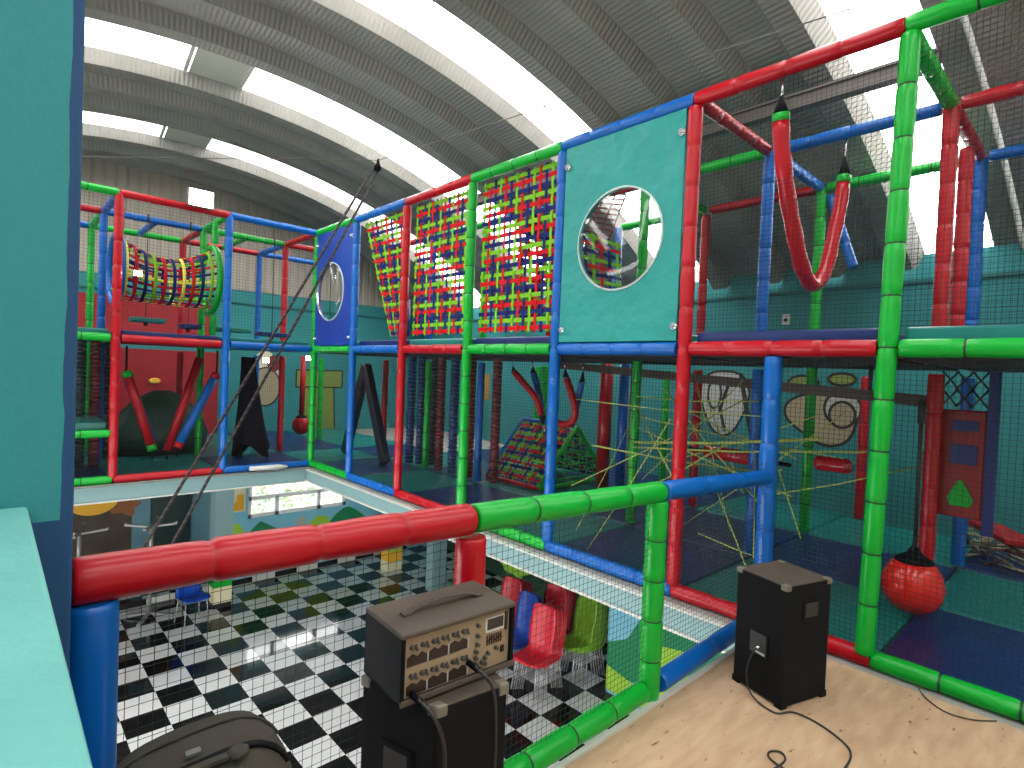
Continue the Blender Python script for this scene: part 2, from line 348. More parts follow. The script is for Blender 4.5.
for a,b,c,d in ((WX0,WX1,zmid,WZ1),(WX0,4.14,WZ0,zmid),(4.14,4.98,WZ0,zmid),(4.98,WX1,WZ0,zmid)):
    mb=MB(); mb.box((a+fw/2,YG+.04,c+fw/2),(b-fw/2,YG+.046,d-fw/2)); mb.build('window_pane',clear_mat() if 'cl' not in MATS else MATS['cl'],wf)
# tile skirting : alternate black / white
mb=MB(); k=0; x=TX0-6*TILE_S
while x<6.9:
    mb.box((x,YG-.015,ZL),(x+TILE_S,YG,ZL+.10),(k+1)%2); x+=TILE_S;k+=1
mb.build('baseboard_back',[WHITEP,mat('black_tile',(.012,.012,.012),.15)],kind=S_)
# near pillar and parapet
mb=MB(); mb.box((-1.6,1.30,SL),(.121,1.75,4.9)); po=mb.build('wall_pillar',pillar_mat(),kind=S_,label='teal pillar with a blue painted edge at the photographer side',bevel=.006)
mb=MB(); mb.box((-.5,-1.5,SL),(.056,1.30,1.222)); mb.build('wall_parapet',mat('mint_paint',(.13,.40,.37),.7,bump=.5,bscale=45,bdist=.004,var=.07,vscale=5),kind=S_,label='light mint parapet wall with flat top',bevel=.006)
# lower columns
mb=MB(); mb.box((2.80,10.05,ZL),(3.08,10.35,SL)); mb.build('wall_pier_1',PALE,kind=S_)
mb=MB(); mb.box((6.08,8.42,ZL),(6.36,8.68,SL)); mb.build('wall_pier_2',PALE,kind=S_)
mb=MB(); mb.box((5.96,9.8,ZL),(6.26,10.1,SL)); mb.build('wall_pier_3',PALE,kind=S_)
mb=MB(); mb.box((6.02,2.2,ZL),(6.2,4.40,SL)); mb.build('wall_pier_4',LTBLUE,kind=S_)
# door in recess
mb=MB(); mb.box((2.35,12.5,ZL),(3.0,12.6,-.75)); mb.build('door_1',mat('dark_door',(.012,.035,.03),.5),kind=S_)
# outside foliage
mb=MB(); rnd=random.Random(3); 
nx,nz=40,24
for i in range(nx+1):
    for j in range(nz+1): mb.v.append((1.5+i*.2,15.0+rnd.uniform(-.08,.08)-.25*math.sin(j*.4)**2,-3.2+j*.16))
for i in range(nx):
    for j in range(nz): a=i*(nz+1)+j; mb.f.append([a,a+nz+1,a+nz+2,a+1]); mb.m.append(0); mb.sm.append(False)
mb.build('hedge',speckle_mat(),label='pale sunlit foliage outside the low window',cat='hedge',kind='stuff')

# ---------------- murals (paint on walls)
def blob(cx,cy,rx,ry,n=28,a0=0,a1=2*PI,f=None):
    out=[]
    for i in range(n):
        t=a0+(a1-a0)*i/(n if a1-a0>6.2 else n-1); k=f(t) if f else 1; out.append((cx+rx*math.cos(t)*k,cy+ry*math.sin(t)*k))
    return out
def paint(parent,name,poly,place,nrm,mt,lift,label=None):
    mb=MB(); P=[place(u,v) - V(nrm)*(.0) + V(nrm)*lift for u,v in poly]; mb.prism(P,V(nrm)*.0015); return mb.build(name,mt,parent,label=label)
HG=mat('hill_green',(.01,.22,.09),.7,var=.05); LG=mat('bush_green',(.32,.58,.05),.7,var=.08); YO=mat('mustard',(.80,.42,.03),.7); CR_=mat('cream_paint',(.72,.66,.45),.7); OUT=mat('outline_black',(.012,.012,.012),.7); BRO=mat('brown_paint',(.25,.09,.03),.7); MAR=mat('maroon_paint',(.16,.012,.015),.6); PINK=mat('pink_paint',(.55,.02,.08),.6);GREYW=mat('grey_white_paint',(.42,.42,.38),.7);BEIG=mat('beige_paint',(.34,.27,.17),.7); OLI=mat('olive_paint',(.19,.24,.05),.7)
plb=lambda u,v: V((u,YG,v))
m0=empty('wall_mural',(3.6,YG-.01,-2.2),'painted green hills and bushes on the light blue wall under the window','mural')
m0.location=(0,0,0)
for n_,pl,mt,lf in (('hill',[(3.45,-2.1),(3.5,-1.86),(3.68,-1.66),(3.83,-1.53),(4.0,-1.63),(4.25,-1.78),(4.45,-2.1)],HG,.002),
    ('hill',[(4.95,-2.1),(5.15,-1.8),(5.35,-1.60),(5.52,-1.5),(5.64,-1.49),(5.8,-1.58),(6.05,-1.78),(6.2,-2.1)],HG,.002),
    ('bush',blob(3.36,-1.80,.2,.30,f=lambda t:1+.05*math.sin(7*t)),LG,.004),('bush',blob(5.0,-1.86,.26,.27,f=lambda t:1+.05*math.sin(8*t)),LG,.004),('bush',blob(4.2,-2.3,.7,.2),LG,.005),
    ('cloud',blob(4.62,-1.66,.10,.10),GREYW,.003)):
    paint(m0,n_,pl,plb,(0,-1,0),mt,lf)
m0=empty('wall_picture',(0,0,0),'square mustard and white painted picture beside the low window','picture')
paint(m0,'backing',[(3.22,-1.3),(3.55,-1.3),(3.55,-.86),(3.22,-.86)],plb,(0,-1,0),CR_,.003)
paint(m0,'swoosh',[(3.25,-1.27),(3.52,-1.27),(3.52,-.98),(3.40,-.98),(3.38,-1.12),(3.25,-1.12)],plb,(0,-1,0),YO,.006)
# left recess mural (abstract food shapes)
plr=lambda u,v: V((u,12.6,v))
m0=empty('recess_mural',(0,0,0),'dark wall painting of a big orange bun shape on the recessed wall','mural')
paint(m0,'background',[(-.5,-2.2),(2.05,-2.2),(2.05,-.35),(-.5,-.35)],plr,(0,-1,0),mat('mural_dark',(.06,.045,.03),.7,var=.3),.002)  # background colour also darkened for the shade in the recess
paint(m0,'bun',blob(1.45,-1.1,.42,.34),plr,(0,-1,0),YO,.005); paint(m0,'bun_patch',blob(1.55,-1.0,.33,.22),plr,(0,-1,0),BRO,.008)  # brown patch on the orange bun
paint(m0,'stripe',[(.3,-1.8),(.55,-1.8),(1.1,-.45),(.85,-.45)],plr,(0,-1,0),BEIG,.005)
paint(m0,'splash',blob(2.15,-.9,.28,.22,f=lambda t:1+.3*math.sin(5*t)),plr,(0,-1,0),CR_,.007)
paint(m0,'splash',blob(1.95,-1.35,.2,.15,f=lambda t:1+.3*math.sin(4*t)),plr,(0,-1,0),BRO,.009)
paint(m0,'bow',[(2.55,-.8),(2.75,-.6),(2.62,-.55),(2.85,-.5),(2.72,-.75),(2.8,-.95)],plr,(0,-1,0),PINK,.005)
# murals on piers
m0=empty('pier_mural',(0,0,0),'painted dark green hill and lime path on the light blue panel below the balcony','mural')
plp=lambda u,v: V((6.02,u,v))
paint(m0,'hill',[(4.40,-2.0),(4.1,-1.85),(3.7,-1.15),(3.3,-1.0),(2.9,-1.4),(2.2,-2.1),(2.2,-2.45),(4.40,-2.35)],plp,(-1,0,0),HG,.002)
paint(m0,'path',[(4.40,-2.62),(4.40,-2.3),(3.9,-2.4),(3.6,-1.75),(3.3,-1.7),(3.1,-2.5),(3.1,-2.62)],plp,(-1,0,0),LG,.004)
m0=empty('pier_mural',(0,0,0),'green and mustard painted foot of the farther pale pier','mural')
for z0_,z1_,mt in ((ZL+.01,ZL+.22,CR_),(ZL+.22,ZL+.42,YO),(ZL+.42,ZL+.9,LG)):
    mb=MB(); mb.box((5.955,9.795,z0_),(6.265,9.80,z1_)); mb.box((5.955,9.795,z0_),(5.96,10.1,z1_)); mb.build('painted_band',mt,m0)
m0=empty('pier_mural',(0,0,0),'green and cream painted foot of the pale pier beside the stacked tables','mural')
for z0_,z1_,mt in ((ZL,ZL+.08,OUT),(ZL+.08,ZL+.35,CR_),(ZL+.35,ZL+.6,GREEN)):
    mb=MB(); mb.box((2.795,10.045,z0_),(3.085,10.05,z1_)); mb.box((2.795,10.045,z0_),(2.80,10.35,z1_)); mb.build('painted_band',mt,m0)
m0=empty('right_mural',(0,0,0),'green painted bushes low on the wall behind the pale pier','mural')
plw=lambda u,v: RP(6.8,u,v)
nW=(-AX.x,-AX.y,0)
SHADEG=mat('shaded_green',(.006,.06,.03),.8)  # mural green darkened: shade below the long frame put into the paint
paint(m0,'lawn',[(4.5,-2.66),(4.5,-2.0),(7.0,-1.9),(9.2,-1.75),(11.5,-1.9),(11.5,-2.66)],plw,nW,SHADEG,.002)
paint(m0,'bush',blob(8.6,-2.1,.6,.4,f=lambda t:1+.06*math.sin(9*t)),plw,nW,LG,.004)
paint(m0,'bush',blob(10.4,-2.0,.5,.4,f=lambda t:1+.06*math.sin(9*t)),plw,nW,LG,.004)
# cartoon-like outlines in the play area (abstract)
plq=lambda u,v: RP(7.0,u,v)
def ring(mb,poly,place,nrm,t=.03,lift=.006):
    P=[place(u,v)+V(nrm)*lift for u,v in poly]; mb.tube(P,t,5,closed=True)
def mural(name,label,shapes,place,nrm):
    m=empty(name,(0,0,0),label,'mural'); L=.002
    for i,(poly,mt,ol) in enumerate(shapes):
        paint(m,'painted_shape',poly,place,nrm,mt,L); L+=.002
        if ol:
            mb=MB(); P=[place(u,v)+V(nrm)*L for u,v in poly]; n=len(P)
            for k in range(n): mb.bar(P[k],P[(k+1)%n],.032,.002,up=nrm)
            mb.build('outline',OUT,m)
mural('wall_drawing','pale grey rounded figure with black outline painted behind the cord web',
   [(blob(4.36,1.22,.36,.44,f=lambda t:1+.10*math.sin(3*t)),GREYW,True),([(4.1,1.6),(4.0,1.2),(3.86,.6),(3.92,.6),(4.06,1.15),(4.16,1.6)],OUT,False),(blob(4.50,1.3,.10,.2),GREYW,True),([(4.25,1.5),(4.38,1.1),(4.30,.8),(4.34,.8),(4.43,1.1),(4.3,1.5)],OUT,False)],plq,nW)
mural('wall_drawing','beige curled figure with black outline painted between the green and red posts',
   [(blob(3.05,1.12,.42,.32,f=lambda t:1+.12*math.sin(3*t+1)),BEIG,True),(blob(2.84,1.22,.20,.2),GREYW,True),(blob(2.84,1.15,.14,.15),BEIG,True),(blob(3.3,1.5,.18,.09),OLI,True),(blob(2.86,1.56,.15,.07),OLI,True)],plq,nW)
mural('wall_drawing','olive painted box with black outline on the far wall corner',
   [([(4.55,.10),(5.25,.10),(5.2,1.05),(4.6,1.05)],OLI,True),([(4.42,1.02),(5.38,1.02),(5.38,1.36),(4.42,1.36)],OLI,True)],plU,(0,-1,0))
mural('wall_drawing','cream oval face with black outline painted behind the black drape',
   [(blob(3.82,1.22,.26,.48),CR_,False),(blob(3.84,1.02,.27,.36),BEIG,True),(blob(3.98,1.46,.12,.16),MAR,False)],plU,(0,-1,0))
mural('wall_drawing','upright orange painted board on the teal wall behind the bead columns',
   [([(9.95,.86),(10.3,.86),(10.3,1.42),(9.95,1.42)],mat('ochre_board',(.38,.20,.03),.7),False)],plq,nW)
# two separate red boards
mb=MB(); mb.box((.22,YU-.10,.032),(3.35,YU-.01,1.63)); mb.build('red_board',mat('red_board',(.30,.008,.014),.5,var=.1),label='large red wall board behind the crossed hanging tubes at lower level',cat='board')
mb=MB(); mb.box((-.67,YU-.10,1.86),(3.18,YU-.01,2.55)); mb.build('red_board',MATS['red_board'],label='long red wall board above the deck behind the strap tunnel',cat='board')
mb=MB(); mb.lathe((2.26,YU-.14,1.055),[(0,.05),(.015,.08),(.03,.05)],12,axis=(0,-1,0),sx=1.3,sy=.7); mb.build('wall_hook',YO,label='small yellow ring shape on the lower red board',cat='ornament')

# ================================================================== PLAY FRAME (long wing, along the void)
seq=['g','b','r','g','b','r','g']     # rails, bay 0 = farthest
postc=['g','b','r','g','b','r','g']
F=empty('play_frame',(XF,2.4,0),'long two storey padded tube play frame along the void and balcony','play frame')
F.location=(0,0,0)
def P3(i,j,z): return (gx(i),gy(j),z)
LEAN=.10
for j,c in enumerate(postc):
    q=P3(0,j,T-.045); p=P3(0,j,.06)
    if j==6: p=(XF-.02,gy(j)+.03,.05); q=(XF+.01,gy(j)-.02,T-.04)
    pad(F,'padded_post',p,q,c)
for j,c in enumerate(seq):
    for z in (T,M,.0):
        a=.045 if z==M else -.004
        zz=z if z else .03
        pad(F,'padded_rail',(XF,gy(j)-a,zz),(XF,gy(j+1)+a,zz),c)
# inner posts
for (i,j,z0_,z1_,c) in ((1,4,.04,T,'g'),(1,5,.04,M-.1,'b'),(1,5,M+.1,T,'b'),(1,6,.04,M-.1,'r'),(1,6,M+.1,T,'r'),(2,4,.04,M-.1,'r'),(2,4,M+.1,T-.05,'r'),
    (2,5,.04,T,'g'),(2,6,.04,M-.1,'b'),(2,6,M+.1,T,'b'),(1,2,.04,M-.1,'b'),(1,1,.04,M-.1,'g'),(1,0,.04,M-.1,'r'),(1,3,M+.1,T,'r'),(1,2,M+.1,T,'g'),(1,1,M+.1,T,'b'),(2,3,M+.1,T,'b'),(2,2,.04,M-.1,'g'),(1,-2,.04,M-.1,'g')):
    pad(F,'padded_post',P3(i,j,z0_),P3(i,j,z1_),c)
pad(F,'padded_post',(5.30,gy(6),M+.1),(5.30,gy(6),T-.1),'r')
pad(F,'padded_post',(7.02,1.86,.04),(7.02,1.86,M-.1),'r')
pad(F,'padded_post',(6.9,4.25,.04),(6.9,4.25,M-.1),'g')
pad(F,'padded_post',(6.6,6.45,.04),(6.6,6.45,M-.1),'g')
# cross rails (along x) at top and mid
def xr(i,j,z,c): pad(F,'padded_rail',(gx(i)+.05,gy(j),z),(gx(i+1)-.05,gy(j),z),c,r=.045)
def yr(i,j,z,c): pad(F,'padded_rail',(gx(i),gy(j)-.05,z),(gx(i),gy(j+1)+.05,z),c,r=.045)
for a in ((0,5,T,'r'),(1,5,T,'b'),(0,6,T,'g'),(1,6,T,'r'),(1,4,T,'g'),
          (0,5,M,'g'),(0,6,M,'r'),(1,5,M,'r'),(0,4,M,'b'),(1,4,M,'g'),(0,3,M,'b'),(0,2,M,'r'),(0,1,M,'g'),(1,6,M,'b')): xr(*a)
for a in ((1,4,T,'g'),(1,5,T,'b'),(1,6,T,'r'),(2,4,T,'r'),(2,5,T,'g'),(2,6,T,'b'),(1,3,T,'r'),(1,2,T,'b'),(1,1,T,'g'),(1,0,T,'r'),(2,3,T,'g'),
          (1,5,M,'b'),(1,4,M,'g'),(1,3,M,'r'),(1,2,M,'b'),(1,1,M,'g'),(1,0,M,'r'),(1,6,M,'r'),(2,4,M,'g'),(2,5,M,'b')): yr(*a)
# diagonal brace hanging short blue tube at the right bay
pad(F,'padded_post',(5.93,1.96,3.32),(5.9,1.718,2.59),'b',r=.042)
# blue stub post where the balcony rail meets
pad(F,'padded_post',(XF+.01,1.43,.05),(XF+.01,1.43,1.655),'b',r=.052)
# far wing
G=empty('play_frame',(0,0,0),'far two storey padded tube play frame with strap tunnel and hanging steps','play frame')
def PX(x,k,z): return (x,YL+B*k,z)
XA,XB=XF-2*B,XF-B   # 1.10, 2.30
for (x,k,z0_,z1_,c) in ((XA,0,.03,T,'r'),(XB,0,.03,T,'b'),(XA,1,.04,T,'b'),(XB,1,.04,T,'g'),(XF,1,.04,M-.1,'r'),(XF,1,M+.1,T,'r'),(XA,2,.04,T,'g'),(XB,2,M+.1,T,'r'),(XB,2,.04,M-.1,'r'),(XF,2,M+.1,T,'b'),(XA-B,0,.03,T,'g'),(XF,2,.04,M-.1,'b')):
    pad(G,'padded_post',PX(x,k,z0_),PX(x,k,z1_),c,r=.047)
def lx(xa,k,z,c,e=.03): pad(G,'padded_rail',(xa+e,YL+B*k,z),(xa+B-e,YL+B*k,z),c,r=.046)
def ly(x,k,z,c): pad(G,'padded_rail',(x,YL+B*k+.05,z),(x,YL+B*(k+1)-.05,z),c,r=.044)
for z in (T,M,.03):
    lx(XA-B,0,z,'g',0 if z!=M else .05); lx(XA,0,z,'r',0 if z!=M else .05); lx(XB,0,z,'b',0 if z!=M else .05)
lx(XA-B,1,T,'r'); lx(XA,1,T,'b'); lx(XB,1,T,'g'); lx(XF,1,T,'r')
lx(XA-B,2,T,'b'); lx(XA,2,T,'g'); lx(XB,2,T,'r'); lx(XF,2,T,'b')
lx(XA-B,1,M,'b'); lx(XA,1,M,'r'); lx(XB,1,M,'b'); 
for a in ((XA,0,T,'b'),(XA,1,T,'g'),(XB,0,T,'g'),(XB,1,T,'r'),(XF,0,T,'r'),(XF,1,T,'b'),(XF+B,1,T,'r'),(XA,0,M,'g'),(XB,0,M,'r'),(XF,0,M,'b'),(XA+.6,1,T,'b'),(XB+.6,1,T,'g')): ly(*a)
lx(XA-B,0,.575,'g')
# decks -----------------------------------------------------------
DK={'t':(TEALM,'teal'),'n':(NAVYM,'navy')}
def mat_tile(name,x0,x1,y0,y1,z0,z1,c,label):
    mb=MB(); g=.008; mb.box((x0+g,y0+g,z0),(x1-g,y1-g,z1)); return mb.build(name,DK[c][0],label=label,cat='mat',bevel=.012)
UND=mat('deck_underside',(.035,.03,.035),.7)
rails=['green','blue','red','green','blue','red','green']
ords=['farthest','second','third','fourth','fifth','sixth','nearest']
upc=['t','n','t','n','t','n','t']
for j in range(7):
    for i in range(2):  # back row of the far bays is unseen, added to block skylight below
        y1,y0=gy(j)-.05,gy(j+1)+.05; x0,x1=gx(i)+.05,gx(i+1)-.05
        c=upc[j] if i==0 else ('n' if upc[j]=='t' else 't')
        d=mat_tile('deck_mat',x0,x1,y0,y1,M-.03,M+.115,c,'%s deck pad behind the %s %s middle rail of the long frame, %s row'%(DK[c][1],ords[j],rails[j],'front' if i==0 else 'back'))
        mb=MB(); mb.box((x0+.01,y0+.01,M-.055),(x1-.01,y1-.01,M-.032)); mb.build('underside_board',UND,d)
cols='far near'.split()
for nm,x,c in (('leftmost green',XA-B,'t'),('red',XA,'n'),('blue',XB,'t')):
    for k in range(2):
        cc=c if k==0 else ('n' if c=='t' else 't')
        d=mat_tile('deck_mat',x+.05,x+B-.05,YL+B*k+.05,YL+B*(k+1)-.05,M-.03,M+.10,cc,'%s deck pad raised behind the %s rail of the far frame, %s row'%(DK[cc][1],nm,'front' if k==0 else 'back'))
mat_tile('deck_mat',XA-B+.05,XA-.05,YL+.06,YL+B-.05,.60,.70,'t','teal step pad above the low green rail of the far frame')
# floor mats
for j in range(7):
    for i in range(3):
        y1,y0=gy(j),gy(j+1); x0,x1=gx(i)+(.04 if i==0 else 0),(gx(i+1) if i<2 else (6.97+.098*y0)/.995)
        c='nt'[(j+i)%2] if j!=5 or i!=1 else 'n'
        if j==5: c='tnt'[i]
        if j==4: c='nnt'[i]
        if j==3: c='tnn'[i]
        mat_tile('floor_mat',x0,x1,y0,y1,-.018,.022,c,'%s floor mat behind the %s %s bottom rail, %s from the front'%(DK[c][1],ords[j],rails[j],['first','second','third'][i]))
for nm,x,cs in (('green',XA-B,'nt'),('red',XA,'tt'),('blue',XB,'nt')):
    for k in range(2):
        mat_tile('floor_mat',x,x+B,YL+B*k+.04,YL+B*(k+1) if k==0 else YU-.01,-.018,.03,cs[k],'%s floor mat behind the %s bottom rail of the far frame, %s row'%(DK[cs[k]][1],nm,'front' if k==0 else 'back'))
for i in range(2):
    for k in range(2):
        mat_tile('floor_mat',gx(i),gx(i+1),YL+B*k+.04,YL+B*(k+1) if k==0 else YU-.01,-.018,.026,'tn'[(i+k)%2],'%s floor mat in the corner between both frames, %s %s'%(DK['tn'[(i+k)%2]][1],['near','far'][k],['first','second'][i]))
# ------------------------------------------------------------------ nets
def net_mesh(o,a,b,la,lb,cell=.027,r=.0013,wob=.0):
    """flat square netting; o origin, a,b unit dirs"""
    mb=MB(); o=V(o);a=V(a);b=V(b); n=a.cross(b); rnd=random.Random(5)
    def strand(p,q):
        K=max(1,int((q-p).length/.5)) if wob else 1; pts=[]
        for k in range(K+1):
            w=0 if k in(0,K) else rnd.uniform(-wob,wob); w2=0 if k in(0,K) else rnd.uniform(-wob,wob)
            pts.append(lerp(p,q,k/K)+n*w+(a if abs((q-p).dot(b))>1e-6 else b)*w2*.6)
        mb.tube(pts,r,3,caps=False,smooth=False)
    for k in range(int(la/cell)+1): strand(o+a*(k*cell),o+a*(k*cell)+b*lb)
    for k in range(int(lb/cell)+1): strand(o+b*(k*cell),o+b*(k*cell)+a*la)
    return mb
xn=XF+.052
net_mesh((xn,gy(7),.05),(0,1,0),(0,0,1),7*B,M-.1).build('safety_net',NET,label='fine black netting across the lower storey of the long frame',cat='net')
net_mesh((xn,gy(7),M+.12),(0,1,0),(0,0,1),2*B,T-M-.15).build('safety_net',NET,label='fine black netting across the open upper bays with the hanging red loop',cat='net')
net_mesh((gx(2)+.05,gy(7),M+.12),(0,1,0),(0,0,1),3*B,T-M-.15,cell=.032).build('safety_net',NET,label='fine black netting on the back row of the upper right bays',cat='net')
net_mesh((XA-B,YL+.05,.05),(1,0,0),(0,0,1),3*B,M-.1).build('safety_net',NET,label='fine black netting across the lower storey of the far frame',cat='net')
net_mesh((XA-B,YL+.05,M+.12),(1,0,0),(0,0,1),3*B,T-M-.15,cell=.04).build('safety_net',NET,label='fine black netting across the upper storey of the far frame',cat='net')
# ------------------------------------------------------------------ strap webs
def web(name,quad,label,pitch=.074,sw=.036,cyc='grn',parent=None,cat='climbing net',mats=STR,th=.004):
    """woven straps over a bilinear patch: quad(u,v)->Vector, lengths lu,lv"""
    fn,lu,lv,N=quad
    mb=MB(); nu=int(lu/pitch); nv=int(lv/pitch); keys=list(mats); 
    def strip(fix,along,n_,c,isu):
        o=len(mb.v); 
        for k in range(2*n_+1):
            t=k/(2*n_)
            side=(1 if ((k//1)%4 in (1,)) else -1 if (k%4==3) else 0)*(1 if (fix_i%2==0) else -1)*(1 if isu else -1)
            for s_ in (-sw/2,sw/2):
                if isu: p=fn(t,fix+s_*1.1/lv)
                else: p=fn(fix+s_*.8/lu,t)
                mb.v.append(tuple(p+N*side*th))
        mi=keys.index(c)
        for k in range(2*n_): mb.f.append([o+2*k,o+2*k+1,o+2*k+3,o+2*k+2]); mb.m.append(mi); mb.sm.append(False)
    for i in range(nu):
        fix_i=i; strip((i+.5)/nu,None,nv,cyc[i%len(cyc)],False)
    for i in range(nv):
        fix_i=i; strip((i+.5)/nv,None,nu,cyc[(i)%len(cyc)],True)
    o=mb.build(name,[mats[k] for k in keys],parent,label=None if parent else label,cat=None if parent else cat)
    md=o.modifiers.new('solid','SOLIDIFY'); md.thickness=.003
    return o
def bil(a,b,c,d):
    a,b,c,d=map(V,(a,b,c,d)); lu=((b-a).length+(c-d).length)/2; lv=((d-a).length+(c-b).length)/2; N=(b-a).cross(d-a).normalized()
    return (lambda u,v: (a*(1-u)+b*u)*(1-v)+(d*(1-u)+c*u)*v), lu,lv,N
# three bays between posts 1..4: far edge slants
xw=XF+.075
web('strap_web',bil((xw,gy(1)-.06,T-.05),(xw,gy(2)+.07,T-.05),(xw,gy(2)+.07,M+.16),(xw,gy(1)-.80,M+.16)),'woven red lime and navy strap web with slanted edge between the blue and red posts')
web('strap_web',bil((xw,gy(2)-.07,T-.05),(xw,gy(3)+.07,T-.05),(xw,gy(3)+.07,M+.16),(xw,gy(2)-.07,M+.16)),'woven red lime and navy strap web between the red and green posts')
web('strap_web',bil((xw,gy(3)-.07,T-.05),(xw,gy(4)+.07,T-.05),(xw,gy(4)+.07,M+.16),(xw,gy(3)-.07,M+.16)),'woven red lime and navy strap web between the green and blue posts')
# inner web seen through the round window
web('strap_web',bil((gx(0)+.15,gy(3)-.45,T-.32),(gx(1)-.25,gy(4)+.08,T-.62),(gx(1)-.25,gy(4)+.02,M+.25),(gx(0)+.15,gy(3)-.62,M+.16)),'woven strap web seen through the round window of the teal panel')
mb=MB(); a_,b_,c_,d_=V((gx(0)+.3,gy(3)-.35,T-.12)),V((gx(1)-.15,gy(4)+.12,T-.12)),V((gx(1)-.35,gy(4)+.18,T-.66)),V((gx(0)+.25,gy(3)-.30,T-.40))
for k in range(11):
    t=k/10; mb.tube([lerp(a_,b_,t),lerp(d_,c_,t)],.009,5); mb.tube([lerp(a_,d_,t),lerp(b_,c_,t)],.009,5)
mb.build('cord_net',mat('dusky_red_cord',(.22,.03,.04),.7),label='open dusky red cord net above the strap web inside the round window bay',cat='climbing net')
# floor ridge climber (pyramid)
yN,yF=4.95,6.05; 
R=empty('ridge_climber',(0,0,0),'low triangular climbing ridge of woven straps with green net end panel','climbing ridge')
xb0,xb1,xt,zt=5.28,6.75,5.95,.80
xb0,xb1,xt,zt=5.0,6.35,5.85,.79; yN,yF=4.80,5.78
A0=(xb0,yF,.06);A1=(xb0,yN,.06);B0=(xt,6.0,zt);B1=(xt,4.94,zt);C0=(xb1,yF,.06);C1=(xb1,yN,.06)
web('strap_slope',bil(B0,B1,A1,A0),'',pitch=.075,sw=.04,parent=R)
web('strap_slope',bil(B1,B0,C0,C1),'',pitch=.075,sw=.04,parent=R)
for p,q,c in ((A0,B0,'b'),(B0,B1,'b'),(A1,B1,'g'),(B1,C1,'g'),(A0,A1,'r'),(A1,C1,'g')):
    pad(R,'padded_edge',p,q,c,r=.032,n=10)
mb=MB()
for k in range(1,9):
    t=k/9; mb.tube([lerp(A1,B1,t),lerp(C1,B1,t)],.010,5); mb.tube([lerp(A1,C1,t),lerp(A1,B1,t*2) if t<.5 else lerp(B1,C1,(t-.5)*2)],.010,5)
mb.build('end_net',GREEN,R)
# strap tunnel in the far frame
TU=empty('strap_tunnel',(0,0,0),'sagging tube of coloured woven straps between a blue and a green ring','tunnel')
def tun(u,v):
    # u along x 0..1, v angle
    x=1.16+u*1.05; zc=2.60-.10*math.sin(PI*u)-.02*u; rz=.40-.10*math.sin(PI*u); ry=.44-.08*math.sin(PI*u); yc=8.60
    t=2*PI*v; return V((x,yc+ry*math.cos(t),zc+rz*math.sin(t)))
mb=MB(); keys='grny'
nu=10; nv=24
for i in range(nu):
    c='yrngr n'.replace(' ','')[i%6]; u0=(i+.5)/nu; o=len(mb.v)
    for k in range(49):
        for s_ in (-.019,.019): mb.v.append(tuple(tun(u0+s_/1.05,k/48)))
    for k in range(48): mb.f.append([o+2*k,o+2*k+1,o+2*k+3,o+2*k+2]); mb.m.append(keys.index(c)); mb.sm.append(True)
for i in range(nv):
    c='yrngrn'[i%6]; v0=(i+.5)/nv; o=len(mb.v)
    for k in range(25):
        for s_ in (-.007,.007): mb.v.append(tuple(tun(k/24,v0+s_)))
    for k in range(24): mb.f.append([o+2*k,o+2*k+1,o+2*k+3,o+2*k+2]); mb.m.append(keys.index(c)); mb.sm.append(True)
to=mb.build('strap_mesh',[STR[k] for k in keys],TU); to.modifiers.new('s','SOLIDIFY').thickness=.003
for x,c,ry,rz,nm in ((1.16,'b',.47,.43,'ring'),(2.24,'g',.47,.45,'ring')):
    mb=MB(); mb.tube([(x,8.60+ry*math.cos(t*2*PI/40),2.58+rz*math.sin(t*2*PI/40)) for t in range(40)],.042,12,closed=True); mb.build(nm,COLR[c][0],TU,label=COLR[c][2]+' padded ring')
for z0_,z1_,c in ((M+.12,2.10,'g'),(3.06,T-.05,'g')):
    pad(TU,'ring_support',(2.24,8.42,z0_),(2.24,8.42,z1_),c,r=.04)
pad(TU,'ring_support',(1.16,8.42,M+.12),(1.16,8.42,2.12),'r',r=.05); pad(TU,'ring_support',(1.16,8.42,3.04),(1.16,8.42,T-.05),'r',r=.05)
# hanging step pads
proto=None
for n_,(x,y,w_,z,c,lab) in enumerate(((1.53,8.70,.19,1.97,'t','teal hanging step pad nearest the red post of the far frame'),(2.03,8.72,.12,1.93,'n','small navy hanging step pad second from the red post'),(2.54,8.68,.25,1.925,'t','teal hanging step pad just past the blue post'),(3.15,8.70,.22,1.90,'n','navy hanging step pad nearest the corner post'),(4.1,8.8,.2,1.93,'t','teal hanging step pad behind the dark blue window panel'))):
    s=empty('hanging_step',(0,0,0),lab,'hanging step','hanging steps of the far frame')
    mb=MB(); mb.box((x-w_,y-.14,z-.03),(x+w_,y+.14,z+.03)); mb.build('step_pad',DK[c][0],s,bevel=.012)
    mb=MB(); mb.tube([(x-.02,y,z-.08),(x-.02,y,T-.1)],.006,5); mb.tube([(x-.02,y,z-.07),(x-.02,y,z-.03)],.025,8); mb.tube([(x-.02,y,T-.15),(x-.02,y,T-.04)],.014,6); mb.build('rope',CABLE,s)
